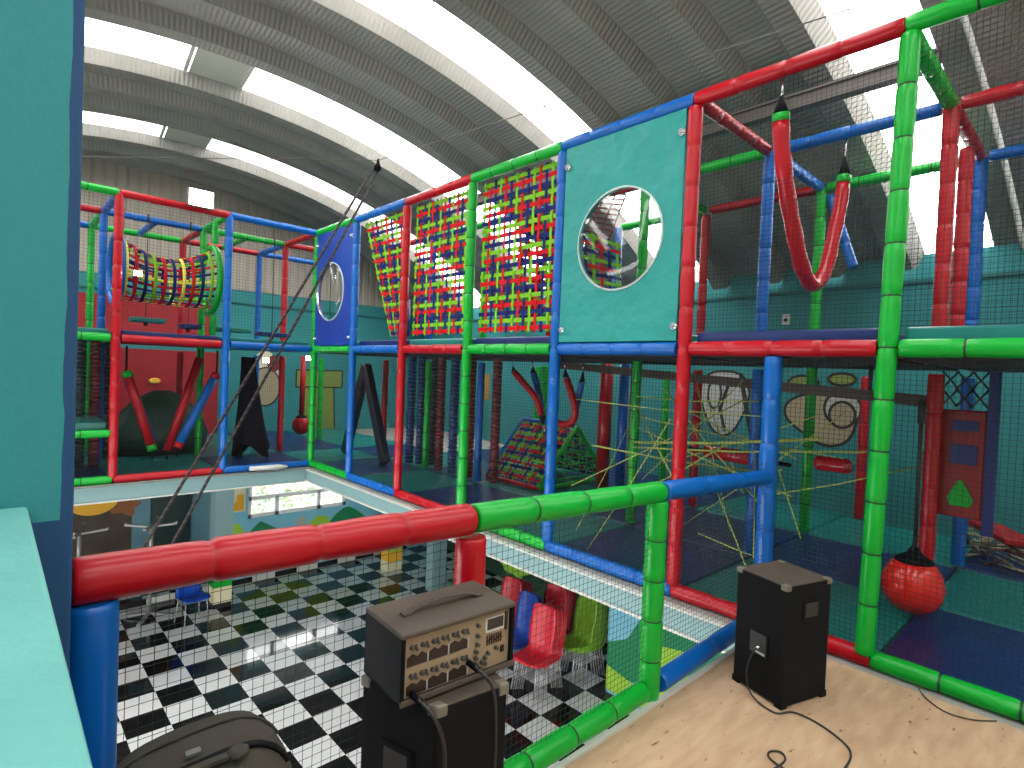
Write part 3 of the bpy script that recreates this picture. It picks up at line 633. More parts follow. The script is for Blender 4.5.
# ---- hanging tubes
def hang_loop(name,label,pts,c,r=.05,strap=True,cuff='g',cat='hanging tube',rope_top=None):
    L=empty(name,(0,0,0),label,cat)
    N=40; P=[V(p) for p in pts]
    def cr(t):
        n=len(P)-1; i=min(int(t*n),n-1); f=t*n-i
        p0=P[max(i-1,0)];p1=P[i];p2=P[i+1];p3=P[min(i+2,n)]
        return .5*((2*p1)+(p2-p0)*f+(2*p0-5*p1+4*p2-p3)*f*f+(-p0+3*p1-3*p2+p3)*f**3)
    pp=[cr(k/N) for k in range(N+1)]
    mb=MB(); mb.tube(pp[2:-2],[r*(1+.05*math.sin(k*1.7)) for k in range(len(pp)-4)],14); mb.build('vinyl_sleeve',COLR[c][0],L)
    if cuff:
        for sl in (pp[:4],pp[-4:]):
            mb=MB(); mb.tube(sl[1:3] if sl is pp[:4] else sl[1:3],r*1.04,14); mb.build('cuff',COLR[cuff][0],L,label=COLR[cuff][2]+' end cuff')
    if strap:
        for e,top in ((pp[1],rope_top[0]),(pp[-2],rope_top[1])):
            top=V(top); mid=lerp(e,top,.55); mb=MB(); mb.tube([e,lerp(e,mid,.5),mid],[r*.95,r*.55,r*.2],8); mb.build('black_strap',BLKP,L)
            mb=MB(); mb.tube([mid,top],.007,6); t=[mid+V((.012*math.cos(a),0,.02*math.sin(a))) for a in [k*PI/4 for k in range(8)]]; mb.tube(t,.004,5,closed=True); mb.build('steel_hook',CHROME,L)
    return L
hang_loop('hanging_loop','long red vinyl tube slung in a deep U below the upper right rail',[(3.50,1.46,3.16),(3.54,1.46,2.95),(3.62,1.45,2.70),(3.76,1.45,2.48),(3.93,1.45,2.27),(4.14,1.45,2.17),(4.36,1.45,2.30),(4.53,1.46,2.58),(4.64,1.46,2.85),(4.69,1.46,3.10)],'r',r=.048,rope_top=((3.515,1.46,3.335),(4.70,1.46,3.345)))
hang_loop('hanging_loop','small red vinyl tube slung in a J above the ridge climber',[(4.7,4.17,1.47),(4.7,4.08,1.3),(4.7,4.01,1.12),(4.7,4.03,.99),(4.7,4.14,.93),(4.7,4.3,.94)],'r',r=.04,cuff=None,rope_top=((4.7,4.19,1.62),(4.7,4.36,1.0)))
hang_loop('hanging_loop','slender navy hanging tube beside the small red loop',[(4.8,4.01,1.42),(4.8,4.05,1.25),(4.8,4.09,1.08),(4.8,4.12,.95)],'b',r=.035,cuff=None,rope_top=((4.8,4.0,1.62),(4.8,4.14,.85)))
hang_loop('hanging_loop','dark red slanted hanging tube left of the small red loop',[(4.7,5.02,1.50),(4.7,4.80,1.34),(4.7,4.60,1.18),(4.7,4.50,.98)],'r',r=.04,cuff=None,rope_top=((4.7,5.05,1.6),(4.7,4.45,.8)))
hang_loop('hanging_loop','second slanted blue hanging tube left of the small red loop',[(4.85,4.83,1.50),(4.85,4.74,1.3),(4.85,4.68,1.12),(4.85,4.64,.95)],'b',r=.04,cuff=None,rope_top=((4.85,4.85,1.62),(4.85,4.62,.85)))
# slanted tubes in the far frame
def slant(label,p,q,c,cuff):
    L=empty('slanted_tube',(0,0,0),label,'hanging tube'); p=V(p);q=V(q)
    mb=MB(); mb.tube([p,q],.055,14); mb.build('vinyl_sleeve',COLR[c][0],L)
    if cuff:
        d=(q-p).normalized()
        for a in (p,q-d*.08): mb=MB(); mb.tube([a,a+d*.08],.058,14); mb.build('cuff',COLR[cuff][0],L,label=COLR[cuff][2]+' end cuff')
    mb=MB(); mb.tube([p,V((p.x,p.y,M-.08))],.012,6); mb.build('hanging_strap',BLKP,L); mb=MB(); mb.tube([q,q+V((0,0,-.12))],.012,6); mb.build('floor_strap',BLKP,L)
slant('red slanted tube with lime cuffs just right of the red post of the far frame',(1.30,8.6,1.30),(1.60,8.55,.27),'r','g')
slant('blue slanted tube behind the red one right of the red post',(1.34,8.9,1.25),(1.66,8.9,.35),'b',None)
slant('red slanted tube leaning away towards the green post of the far frame',(2.17,8.75,1.5),(1.78,8.6,.25),'r',None)
slant('blue slanted tube with red cuffs beside the blue post of the far frame',(2.33,8.5,1.3),(1.86,8.45,.30),'b','r')
# dark padded obstacle behind the slanted tubes
mb=MB(); rnd=random.Random(4)
mb.lathe((1.95,9.9,.04),[(0,.62),(.3,.66),(.6,.55),(.82,.35),(.95,.12)],14,sx=1.0,sy=.5); mb.build('foam_mound',mat('dark_green_vinyl',(.012,.05,.03),.5,bump=.5,bscale=6,bdist=.05),label='dark green padded mound in front of the lower red board',cat='mound')
# black drape
mb=MB(); n=24; prof=[]
for k in range(9):
    t=k/8; prof.append(t)
for k,t in enumerate(prof):
    for i in range(n):
        a=2*PI*i/n; r=(.10+.15*t**1.3)*(1+.18*math.sin(5*a)*t); mb.v.append((2.90+.10*t+r*math.cos(a),9.0+r*.8*math.sin(a),1.55-1.42*t+(.12*math.sin(2*a) if k==8 else 0)))
for k in range(8):
    for i in range(n): mb.f.append([k*n+i,k*n+(i+1)%n,(k+1)*n+(i+1)%n,(k+1)*n+i]); mb.m.append(0); mb.sm.append(True)
mb.build('hanging_drape',mat('black_cloth',(.008,.006,.012),.9,spec=.1),label='black cloth drape hanging beside the blue post under the far deck',cat='drape')
# A-shaped dark padded leg pair
A_=empty('a_frame_pad',(0,0,0),'dark padded A shaped divider behind the blue front post','divider')
for q in ((4.35,8.62,.05),(4.35,7.35,.05)):
    mb=MB(); mb.bar((4.35,8.03,1.5),q,.16,.12,up=(1,0,0)); mb.build('padded_leg',mat('black_vinyl',(.015,.018,.03),.4),A_,bevel=.02)
# bead columns (stacked rollers)
def beadcol(x,y,c,label,zt=M-.08,r=.062):
    b=MB(); z=.05; k=0
    while z<zt:
        b.lathe((x,y,z),[(0,r*.8),(.006,r),(.042,r),(.048,r*.8)],10,mi=0,smooth=True); b.lathe((x,y,z+.048),[(0,r*.6),(.008,r*.6)],8,mi=1); z+=.056
    b.build('roller_column',[{'r':mat('deep_red_vinyl',(.16,.004,.012),.4),'b':mat('deep_blue_vinyl',(.004,.03,.15),.4),'k':MATS['black_vinyl']}[c],GREYW],label=label,cat='roller column',group='roller columns in the lower storey')
for x,y,c,lb in ((4.72,7.28,'b','navy bead roller column close behind the red front post'),(4.9,6.95,'k','black bead roller column next to the navy one'),(4.72,6.52,'r','dark red bead roller column right of the inner green post'),(4.75,6.25,'b','blue bead roller column beside the orange board'),(4.75,5.88,'r','red bead roller column just right of the green front post'),(4.8,5.42,'r','red bead roller column right of the inner blue post'),(4.78,7.1,'b','second navy bead roller column of the dark group'),
    (1.02,8.95,'r','red bead roller column at the left of the red post of the far frame'),(.86,8.9,'k','black bead roller column at the far left of the far frame'),(1.2,9.6,'k','black bead roller column behind the far blue post')):
    beadcol(x,y,c,lb)
# vertical squeeze rollers
for x,y,r,c,lb in ((5.9,4.52,.085,'r','thick red upright roller left of the blue roller'),(5.9,4.24,.06,'b','blue upright roller between two red ones'),(5.6,3.88,.045,'r','thin red upright roller beside the inner green post')):
    mb=MB(); mb.tube([(x,y,.03),(x,y,M-.06)],r,18); mb.tube([(x,y,M-.06),(x,y,M-.03)],r*.4,10); mb.build('upright_roller',COLR[c][0],label=lb,cat='roller')
# punch balls
def ball(name,label,c,r,rope_top,mt=RED):
    L=empty(name,(0,0,0),label,'punch ball'); x,y,z=c
    mb=MB(); prof=[]
    for k in range(15):
        t=-PI/2+PI*k/14*.93; prof.append((r*math.sin(t)*1.12+r,r*math.cos(t)*(1-.06*math.sin(t))))
    mb.lathe((x,y,z-r),prof,24,mi=0); mb.build('vinyl_ball',mt,L)
    mb=MB(); mb.lathe((x,y,z+r*.84),[(0,r*.64),(.015,r*.62),(.035,r*.42),(.055,r*.24),(.09,r*.14)],20); mb.build('black_cap',BLKP,L)
    mb=MB(); mb.tube([(x,y,z+r*.7+.1),(x-.02,y,rope_top)],.012,6); mb.tube([(x-.02,y,rope_top-.15),(x-.02,y,rope_top)],.02,6); 
    for k in range(3): mb.tube([V((x+.03*math.cos(a)+.02*k-.02,y,z+r*.7+.13+.02*k+.03*math.sin(a))) for a in [q*PI/5 for q in range(10)]],.006,5,closed=True)
    mb.build('rope',CABLE,L)
BALLV=mat('orange_red_vinyl',(.72,.022,.015),.2,bump=.2,bscale=8)
ball('punch_ball','big orange red vinyl ball hung from a black rope right of the green front post',(4.35,.83,.245),.17,1.42,BALLV)
ball('punch_ball','small dark red ball hung in the corner behind the green corner post',(4.0,9.6,.42),.15,1.6)
mb=MB(); mb.tube([(4.0,9.6,.62),(4.0,9.6,1.62)],.045,12); mb.build('hanging_bag',RED,label='slim red bag hanging above the small dark red ball',cat='hanging bag')
mb=MB(); mb.tube([(4.2,6.72,1.92),(4.2,6.72,2.42)],.075,14); mb.tube([(4.2,6.72,2.40),(4.2,6.72,T-.1)],.01,6); mb.build('hanging_bag',NAVYV,label='navy hanging bag beside the slanted edge of the strap web',cat='hanging bag')
# activity panel
AP=empty('activity_panel',(0,0,0),'tall red padded panel with navy squares and a green cone between red and blue posts','panel')
mb=MB(); mb.box((4.76,.56,.64),(4.80,.80,1.36)); mb.box((4.80,.56,.64),(5.02,.59,1.36)); mb.build('panel_board',mat('dark_red_vinyl',(.26,.006,.012),.4),AP,bevel=.012)
for z0_,z1_ in ((1.22,1.29),(1.0,1.13)):
    mb=MB(); mb.box((4.745,.60,z0_),(4.76,.74,z1_)); mb.build('navy_block',NAVYV,AP)
mb=MB(); mb.prism([(4.745,.62,.72),(4.745,.73,.72),(4.745,.745,.77),(4.745,.69,.89),(4.745,.665,.89),(4.745,.605,.77)],(.015,0,0)); mb.build('green_cone',GREEN,AP)
mb=MB(); mb.box((4.75,.50,.55),(4.80,.56,1.62)); mb.build('navy_edge',NAVYV,AP)
mb=MB()
for k in range(3):
    yy=.56+k*.08
    for z_ in (1.38,1.50):
        mb.tube([(4.77,yy,z_),(4.77,yy+.044,z_+.06),(4.77,yy,z_+.12)],.007,5); mb.tube([(4.77,yy+.088,z_),(4.77,yy+.044,z_+.06),(4.77,yy+.088,z_+.12)],.007,5)
mb.build('diamond_net',CABLE,AP)
# cord web
mb=MB(); rnd=random.Random(11)
cw=mat('cord_lime',(.42,.50,.12),.6)
for p,q,r in (((4.65,3.2,.85),(4.60,1.5,1.08),.014),((4.65,3.15,.35),(4.65,2.25,.95),.008),((4.65,3.15,1.0),(4.65,1.7,.6),.007),((3.75,3.0,.9),(4.65,2.0,.75),.007),((4.65,2.9,1.4),(4.65,1.9,.45),.007),((5.2,3.2,.6),(4.65,1.55,1.25),.006),((5.4,3.2,1.2),(4.7,1.7,.9),.008),((4.66,3.2,1.3),(4.66,2.0,1.33),.006),((4.65,3.2,1.25),(3.62,2.1,.72),.006),((4.65,3.2,.80),(4.65,1.2,1.02),.009),((3.7,3.15,1.28),(3.7,1.5,1.27),.004),((5.8,3.2,.95),(3.6,1.55,.25),.006),((3.62,3.1,.55),(4.65,2.1,1.35),.005),
    ((4.65,2.7,.1),(4.65,1.35,1.3),.005),((5.85,2.6,1.5),(4.6,1.6,.3),.006),((3.6,3.0,.2),(4.7,3.15,1.3),.004),((4.65,3.2,.3),(3.65,1.4,.95),.005),((5.85,3.2,.5),(4.65,1.9,1.1),.006),((4.65,2.0,.9),(3.65,1.55,.35),.005),((5.85,3.1,1.3),(4.68,2.1,.55),.007),((4.68,3.15,1.1),(5.85,1.6,.8),.007),((3.62,2.9,.05),(3.65,2.2,1.2),.004),((4.7,1.95,.55),(4.9,.9,.95),.006),((3.65,1.95,.42),(3.65,1.3,.36),.005),((4.68,3.1,.5),(4.68,2.15,1.5),.005),((4.68,2.6,1.55),(4.68,2.2,.2),.004)):
    p=V(p);q=V(q); mid=lerp(p,q,.5)-V((0,0,.02)); mb.tube([p,mid,q],r,5)
mb.build('cord_web',cw,label='yellow green elastic cords stretched criss cross between the inner posts',cat='cord web')
RR_=empty('cross_roller',(0,0,0),'glossy red padded roller lying across inside the cord web','roller')
mb=MB(); mb.tube([(5.0,2.62,.82),(5.0,2.05,.80)],.065,16); mb.build('vinyl_sleeve',mat('gloss_red',(.45,.01,.02),.12),RR_)
mb=MB(); mb.tube([(5.0,2.80,.825),(5.0,1.85,.795)],.018,8); mb.build('axle',BLKP,RR_)
mb=MB(); mb.lathe((5.0,1.66,.85),[(0,.04)]+[(.01+.03*k,.065 if k%2 else .055) for k in range(9)]+[(.27,.04)],14,axis=(0,-1,0)); mb.build('cross_roller',MATS['gloss_red'],label='short red ribbed roller to the right of the blue stub post',cat='roller')
# steel beams
mb=MB(); mb.bar((5.05,4.55,1.59),(4.78,.86,1.40),.05,.07); mb.bar((5.05,4.55,1.63),(4.78,.86,1.44),.07,.012); mb.tube([(4.82,1.25,1.43),(4.82,1.25,M-.05)],.014,6); mb.build('steel_track',BRN,label='dark brown sloping steel track under the long frame deck',cat='steel beam')
mb=MB(); mb.box((4.86,.95,3.77),(4.96,6.5,3.88)); mb.box((4.84,.95,3.87),(4.98,6.5,3.89)); mb.build('roof_beam',GREYBEAM,label='grey steel beam under the roof above the long frame',cat='steel beam')
# round window panels
def window_panel(name,label,y0,y1,z0,z1,yc,zc,r,mt,cat='panel'):
    L=empty(name,(0,0,0),label,cat); mb=MB(); n=40; x0,x1=XF-.025,XF+.015
    rim=[(yc+r*math.cos(2*PI*k/n+PI/4),zc+r*math.sin(2*PI*k/n+PI/4)) for k in range(n)]
    out=[]
    for k in range(n):
        t=2*PI*k/n+PI/4; c,s=math.cos(t),math.sin(t)
        hy=(y1-yc) if c>0 else (yc-y0); hz=(z1-zc) if s>0 else (zc-z0)
        sc_=min(hy/abs(c) if abs(c)>1e-6 else 9,hz/abs(s) if abs(s)>1e-6 else 9); out.append((yc+c*sc_,zc+s*sc_))
    # corners
    cs=[(y1,z1),(y0,z1),(y0,z0),(y1,z0)]
    for c in cs:
        k=min(range(n),key=lambda i:(out[i][0]-c[0])**2+(out[i][1]-c[1])**2); out[k]=c
    for x in (x0,x1):
        o=len(mb.v)
        for a in rim: mb.v.append((x,a[0],a[1]))
        for a in out: mb.v.append((x,a[0],a[1]))
        for k in range(n):
            k2=(k+1)%n; f=[o+k,o+k2,o+n+k2,o+n+k]; 
            mb.f.append(f if x==x0 else f[::-1]); mb.m.append(0); mb.sm.append(False)
    N2=2*n
    for k in range(n):
        k2=(k+1)%n; mb.f.append([k,N2+k,N2+k2,k2]); mb.m.append(0); mb.sm.append(False); mb.f.append([n+k,n+k2,N2+n+k2,N2+n+k]); mb.m.append(0); mb.sm.append(False)
    mb.build('vinyl_panel',mt,L)
    mb=MB(); mb.tube([(x0-.004,a[0],a[1]) for a in rim],.009,6,closed=True); mb.build('window_rim',mat('clear_rim',(.55,.62,.60),.3),L)
    mb=MB(); prof=[(k*.016*1.0,r*math.cos(k/8*PI/2)) for k in range(8)]; prof=[( .12*math.sin(k/8*PI/2), max(.004,r*.985*math.cos(k/8*PI/2))) for k in range(9)]
    mb.lathe((x0-.0,yc,zc),prof,36,axis=(-1,0,0)); 
    # drop the flat base cap so only the dome remains
    mb.f=[f for f in mb.f if len(f)<30 or False]; mb.m=mb.m[:len(mb.f)]; mb.sm=[True]*len(mb.f)
    mb.build('clear_dome',MATS['cl'],L)
    for (a,b) in ((y1-.03,z1-.16),(y0+.02,z1-.16),(y1-.03,z0+.1),(y0+.02,z0+.1)):
        mb=MB(); mb.tube([(x0-.035,a,b),(x0+.0,a,b)],.016,10); mb.tube([(x0-.012,a,b),(x0,a,b)],.028,10); mb.build('bolt',CHROME,L)
    return L
MATS['cl']=clear_mat()
window_panel('window_panel','teal padded panel with a big round clear window beside the red post',gy(5)+.055,gy(4)-.055,M+.055,T-.045,2.615,2.53,.385,TEALV)
window_panel('window_panel','dark blue padded panel with an oval clear window beside the corner post',gy(1)+.055,gy(0)-.055,M+.055,T-.045,7.50,2.50,.40,BLUEP)
# lamps
def flood(label,p,s,power,d=(0,-1,-.2)):
    L=empty('flood_light',(0,0,0),label,'lamp'); x,y,z=p
    mb=MB(); mb.box((x-s,y,z-s*.75),(x+s,y+.05,z+s*.75)); mb.box((x-.02,y+.05,z-.02),(x+.02,y+.10,z+.02)); mb.build('housing',GREYBEAM,L,bevel=.006)
    mb=MB(); mb.box((x-s*.88,y-.006,z-s*.64),(x+s*.88,y-.001,z+s*.64)); mb.build('lit_face',mat('led_%d'%power,(1,1,1),.4,emit=((1,.98,.95),power)),L)
flood('bright square flood light on the red top rail of the far frame',(1.93,7.90,3.50),.15,60)
flood('small bright lamp shining inside the strap tunnel',(1.31,8.06,2.49),.045,80)
flood('small bright lamp under the far deck near the drape',(3.02,8.6,1.51),.05,80)
flood('small bright lamp under the deck behind the corner post',(3.96,9.3,1.58),.05,80)
# pulley, wires and ropes
mb=MB(); pu=V((2.76,5.0,3.50)); mb.tube([(-2.5,5.05,3.42),(.47*.9,5.02,3.50-.62+.60),tuple(pu)],.004,4); 
mb=MB(); mb.tube([(.46,5.0,2.87),tuple(pu)],.004,5); 
mb.tube([(-.9,5.0,2.50),(.46,5.0,2.87)],.004,5); mb.tube([tuple(pu),(3.17,1.0,3.40)],.004,5); mb.build('steel_wire',GREYBEAM,label='thin steel wire spanning the hall through the pulley',cat='wire')
Pl=empty('rope_pulley',(0,0,0),'small black pulley block with two dark ropes running down to the void','pulley')
mb=MB(); mb.tube([pu+V((-.005,-.015,-.075)),pu+V((-.005,.015,-.075))],.036,14); mb.tube([pu+V((0,0,-.09)),pu+V((0,0,.015))],[.03,.008],6); mb.build('pulley_block',BLKP,Pl)
ROPE=rope_mat()
for d0,e in ((V((-.05,0,-.08)),(.86,5.0,-.02)),(V((.02,0,-.08)),(1.06,5.0,-.02))):
    mb=MB(); mb.tube([pu+d0,lerp(pu+d0,V(e),.5)+V((0,0,-.02)),e],.0125,7); mb.build('twisted_rope',ROPE,Pl)
# ================================================================== BALCONY RAIL
RY=1.42
BR=empty('balcony_rail',(0,0,0),'near padded balcony railing in red green and blue with black net','railing')
def zr(x): return 1.035-.055*(x/2.3)
pad(BR,'padded_top_rail',(.125,RY,zr(.125)),(1.165,RY,zr(1.165)),'r',r=.050,seg=.26,n=24,label='red vinyl padded top rail')
pad(BR,'padded_top_rail',(1.168,RY,zr(1.165)),(2.30,RY,.965),'g',r=.047,n=24,seg=.27,label='green vinyl padded top rail')
pad(BR,'padded_top_rail',(2.303,RY,.965),(XF-.0,RY+.005,.915),'b',r=.046,n=24,seg=.4,label='blue vinyl padded top rail')
pad(BR,'padded_post',(.165,RY,.0),(.165,RY,.995),'b',r=.050,n=24,seg=.4)
pad(BR,'padded_post',(1.17,RY,.0),(1.17,RY,.955),'r',r=.050,n=24,seg=.3)
pad(BR,'padded_post',(2.275,RY,.0),(2.275,RY,.93),'g',r=.049,n=24,seg=.2)
pad(BR,'padded_bottom_rail',(1.22,RY,.05),(2.23,RY,.05),'g',r=.045,n=20)
pad(BR,'padded_bottom_rail',(.22,RY,.05),(1.12,RY,.05),'r',r=.045,n=20)
pad(BR,'padded_bottom_rail',(2.33,RY-.01,.055),(XF-.06,RY+.02,.055),'b',r=.047,n=20,seg=.5)
net_mesh((.2,RY,.02),(1,0,0),(0,0,1),3.28,.99,cell=.0265,r=.00095,wob=.003).build('rail_net',NET,BR)
mb=MB()
for k in range(64):
    xx=.2+k*.053
    if xx<3.45: mb.lathe((xx,RY-.002,.52),[(0,.002),(.004,.002)],4)
# ================================================================== SPEAKERS / MIXER / BAG / CABLES
def corner_caps(mb,W,D,H,s=.035):
    for i in (0,1):
        for j in (0,1):
            for k in (0,1):
                x=-.003 if i==0 else W-s+.003; y=-.003 if j==0 else D-s+.003; z=-.003 if k==0 else H-s+.003
                mb.box((x,y,z),(x+s,y+s,z+s))
SP=empty('speaker_cabinet',(2.668,.975,.0),'black carpeted loudspeaker cabinet standing on the plywood by the long frame','loudspeaker',rz=-.30)
def cab(parent,W,D,H,inset=.0,foot=.0):
    # plan: rear narrower (local +x right, +y back)
    mb=MB(); P=[(0,0,foot),(W,.0,foot),(W,D,foot),(inset,D,foot)]
    mb.prism(P,(0,0,H-foot)); return mb
cab(SP,.31,.28,.565,foot=.008).build('cabinet_body',BLK,SP,bevel=.008)
mb=MB(); mb.box((.0,.0,.565),(.31,.28,.568)); mb.build('cabinet_top',DUST,SP)
for a,b in ((0,0),(.31-.028,0),(0,.28-.028),(.31-.028,.28-.028)):
    mb=MB(); mb.box((a-.003,b-.003,.545),(a+.031,b+.031,.571)); mb.build('metal_corner',SILV,SP,bevel=.004)
for a,b in ((0,0),(.31-.035,0),(0,.28-.035),(.31-.035,.28-.035)):
    mb=MB(); mb.box((a-.003,b-.003,0),(a+.038,b+.038,.032)); mb.build('plastic_corner',BLKP,SP,bevel=.004)
mb=MB(); # recessed handle on right side face (local y=0 face): frame + dark recess + grip
mb.box((.11,-.006,.395),(.225,0,.49)); mb.build('side_handle',BLKP,SP,bevel=.004); mb=MB(); mb.box((.125,-.008,.41),(.21,-.0055,.475)); mb.build('handle_recess',mat('handle_grey',(.03,.03,.028),.5),SP)
mb=MB(); mb.box((-.006,.08,.19),(0,.19,.31)); mb.build('jack_plate',BLKP,SP,bevel=.003)
mb=MB(); mb.box((-.009,.09,.20),(-.006,.18,.30)); mb.build('jack_recess',mat('handle_grey',(.03,.03,.028),.5),SP)
mb=MB(); mb.box((-.011,.095,.205),(-.0085,.155,.215)); mb.build('jack_label',mat('label_grey',(.45,.45,.42),.5),SP)
SP2=empty('speaker_cabinet',(0,0,0),'tall black speaker cabinet carrying the mixer behind the balcony rail','loudspeaker')
q_=[V((.824,1.104,0)),V((1.036,1.076,0)),V((1.075,1.33,0)),V((.754,1.352,0))]; HC=.655
mb=MB(); mb.prism([p+V((0,0,.004)) for p in q_],(0,0,HC-.005)); mb.build('cabinet_body',BLK,SP2,bevel=.008)
mb=MB(); mb.prism([p+V((0,0,HC-.001)) for p in q_],(0,0,.003)); mb.build('cabinet_top',DUST,SP2)
for k in range(4):
    c=q_[k]; e1=(q_[(k+1)%4]-c).normalized(); e2=(q_[k-1]-c).normalized(); mb=MB(); o=c-(e1+e2)*.003+V((0,0,HC-.026)); mb.obox(o,e1*.032,e2*.032,V((0,0,.031))); mb.build('metal_corner',SILV,SP2,bevel=.005)
e=(q_[3]-q_[0]).normalized(); nn=V((-e.y,e.x,0)); mb=MB(); mb.obox(q_[0]+e*.07+V((0,0,.42))+nn*.0,e*.11,nn*.006,V((0,0,.10))); mb.build('side_handle',BLKP,SP2,bevel=.003)
mb=MB(); mb.obox(q_[0]+e*.085+V((0,0,.435))+nn*.005,e*.08,nn*.003,V((0,0,.07))); mb.build('handle_recess',mat('handle_grey',(.03,.03,.028),.5),SP2)
# mixer: local x = width, y = depth(back), z up
MW,MD,MH=.358,.205,.178
MX=empty('powered_mixer',(.745,1.150,.664),'boxy powered mixer with tan knob panel and dusty top strap handle on the tall cabinet','mixer',rz=-.06)
mb=MB(); t=.012; mb.box((0,.0,0),(t,MD,MH)); mb.box((MW-t,0,0),(MW,MD,MH)); mb.box((0,0,0),(MW,MD,t)); mb.box((0,MD-t,0),(MW,MD,MH)); mb.box((t,.02,t),(MW-t,MD-t,MH-t)); mb.build('case',BLKP,MX,bevel=.003)
mb=MB(); mb.box((-.001,-.001,MH-t),(MW+.001,MD,MH+.001)); mb.build('case_top',DUST,MX,bevel=.004)
mb=MB(); mb.box((-.001,-.004,0),(MW+.001,.004,t+.004)); mb.build('front_lip',DUST,MX,bevel=.003)
mb=MB(); mb.box((t,.012,t),(MW-t,.02,MH-t)); mb.build('control_panel',TAN,MX)
JK=mat('jack_dark',(.02,.008,.008),.5); KN=mat('knob_grey',(.05,.047,.043),.5)
for row in (0,1):
    zb=.017+row*.072
    for c in range(3):
        x0=.022+c*.062; pl=[(x0,.010,zb),(x0+.056,.010,zb),(x0+.056,.010,zb+.022),(x0+.042,.010,zb+.030),(x0+.03,.010,zb+.022),(x0+.016,.010,zb+.030),(x0,.010,zb+.022)]
        mb=MB(); mb.prism(pl,(0,.003,0)); mb.build('jack_block',JK,MX)
        mb=MB(); mb.box((x0+.058,.009,zb),(x0+.0605,.011,zb+.026)); mb.build('white_divider',WHITEP,MX)
    for c in range(6):
        x0=.034+c*.031
        for kz,rr in ((zb+.047,.0065),):
            mb=MB(); mb.lathe((x0,.012,kz),[(0,rr),(.010,rr*.8)],10,axis=(0,-1,0)); mb.build('knob',KN,MX)
            mb=MB(); mb.bar((x0+.010,.008,kz+.006),(x0+.016,.008,kz-.010),.006,.004,up=(0,1,0)); mb.build('fader',KN,MX)
mb=MB(); mb.box((.262,.008,.112),(.325,.012,.152)); mb.build('display_frame',WHITEP,MX)
mb=MB(); mb.box((.266,.006,.120),(.321,.009,.149)); mb.build('display_screen',mat('screen_dark',(.02,.02,.02),.15),MX)
mb=MB(); mb.box((.330,.008,.105),(.338,.012,.155)); mb.build('meter_slot',JK,MX)
mb=MB()
for k in range(7): mb.box((.268+k*.008,.008,.076),(.2695+k*.008,.0115,.104)); mb.box((.266+k*.008,.006,.086+.004*(k%3)),(.2715+k*.008,.009,.091+.004*(k%3)))
mb.build('equaliser_sliders',JK,MX)
for px,pz in ((.236,.14),(.236,.112),(.236,.088),(.232,.07),(.232,.052),(.232,.036),(.272,.055),(.300,.062),(.252,.035),(.262,.045),(.262,.03)):
    mb=MB(); mb.lathe((px,.012,pz),[(0,.006),(.010,.005)],10,axis=(0,-1,0)); mb.build('knob',KN,MX)
mb=MB(); mb.box((.318,.007,.045),(.328,.012,.062)); mb.build('power_switch',JK,MX)
mb=MB(); N=12; pts=[(.07+.22*k/N,.10,MH+.004+.020*math.sin(PI*k/N)**.6) for k in range(N+1)]
for k in range(N): 
    a=V(pts[k]);b=V(pts[k+1]); mb.obox(a+V((0,-.012,-.002)),b-a,V((0,.024,0)),V((0,0,.005)))
mb.box((.052,.088,MH),(.075,.112,MH+.008)); mb.box((.285,.088,MH),(.308,.112,MH+.008)); mb.build('strap_handle',DUST,MX,bevel=.002)
# cables from mixer
def cable(label,pts,r=.0045,name='audio_cable',mt=CABLE,n=48):
    P=[V(p) for p in pts]; out=[]; m=len(P)-1
    for k in range(n+1):
        t=k/n*m; i=min(int(t),m-1); f=t-i; p0=P[max(i-1,0)];p1=P[i];p2=P[i+1];p3=P[min(i+2,m)]
        out.append(.5*((2*p1)+(p2-p0)*f+(2*p0-5*p1+4*p2-p3)*f*f+(-p0+3*p1-3*p2+p3)*f**3))
    mb=MB(); mb.tube(out,r,8); return mb,out
c0=V((.745,1.150,.664)); 
def mloc(x,y,z):
    a=-.06; return V((.745+x*math.cos(a)-y*math.sin(a),1.150+x*math.sin(a)+y*math.cos(a),.664+z))
for lab,x,z,dx in (('black audio cable plugged into the lower left of the mixer panel',.035,.022,.045),('black audio cable plugged into the middle of the mixer panel',.205,.050,.03)):
    L=empty('audio_cable',(0,0,0),lab,'cable')
    a=mloc(x,.008,z)
    mb,_=cable('',[a+V((0,-.03,0)),a+V((.02,-.075,-.035)),a+V((dx,-.085,-.12)),a+V((dx,-.088,-.30)),a+V((dx-.01,-.088,-.60))],.0048); mb.build('cord',CABLE,L)
    mb=MB(); mb.tube([a,a+V((.006,-.04,-.008))],.0085,10); mb.build('plug',BLKP,L)
def F0(x,y): return (x,y,.006)
L=empty('speaker_cable',(0,0,0),'thin dark cable from the back of the floor speaker across the plywood','cable')
def sl(x,y,z):
    a=-.30; return V((2.668+x*math.cos(a)-y*math.sin(a),.975+x*math.sin(a)+y*math.cos(a),z))
mb,_=cable('',[sl(-.01,.12,.24),sl(-.04,.13,.22),sl(-.055,.15,.12),sl(-.05,.12,.02),F0(2.62,.985),F0(2.69,.93),F0(2.693,.837),F0(2.65,.732),F0(2.589,.669),F0(2.482,.652),F0(2.30,.66)],.0042,n=90); mb.build('cord',CABLE,L)
mb=MB(); mb.tube([sl(-.004,.12,.245),sl(-.03,.125,.235)],.006,8); mb.build('plug',CHROME,L)
mb,_=cable('',[F0(2.08,.90),F0(2.18,.86),F0(2.25,.831),F0(2.33,.825),F0(2.363,.856),F0(2.33,.885),F0(2.29,.87),F0(2.27,.80),F0(2.26,.70)],.004,n=60); mb.build('audio_cable',CABLE,label='loose loop of dark cable lying on the plywood near the bottom edge',cat='cable')
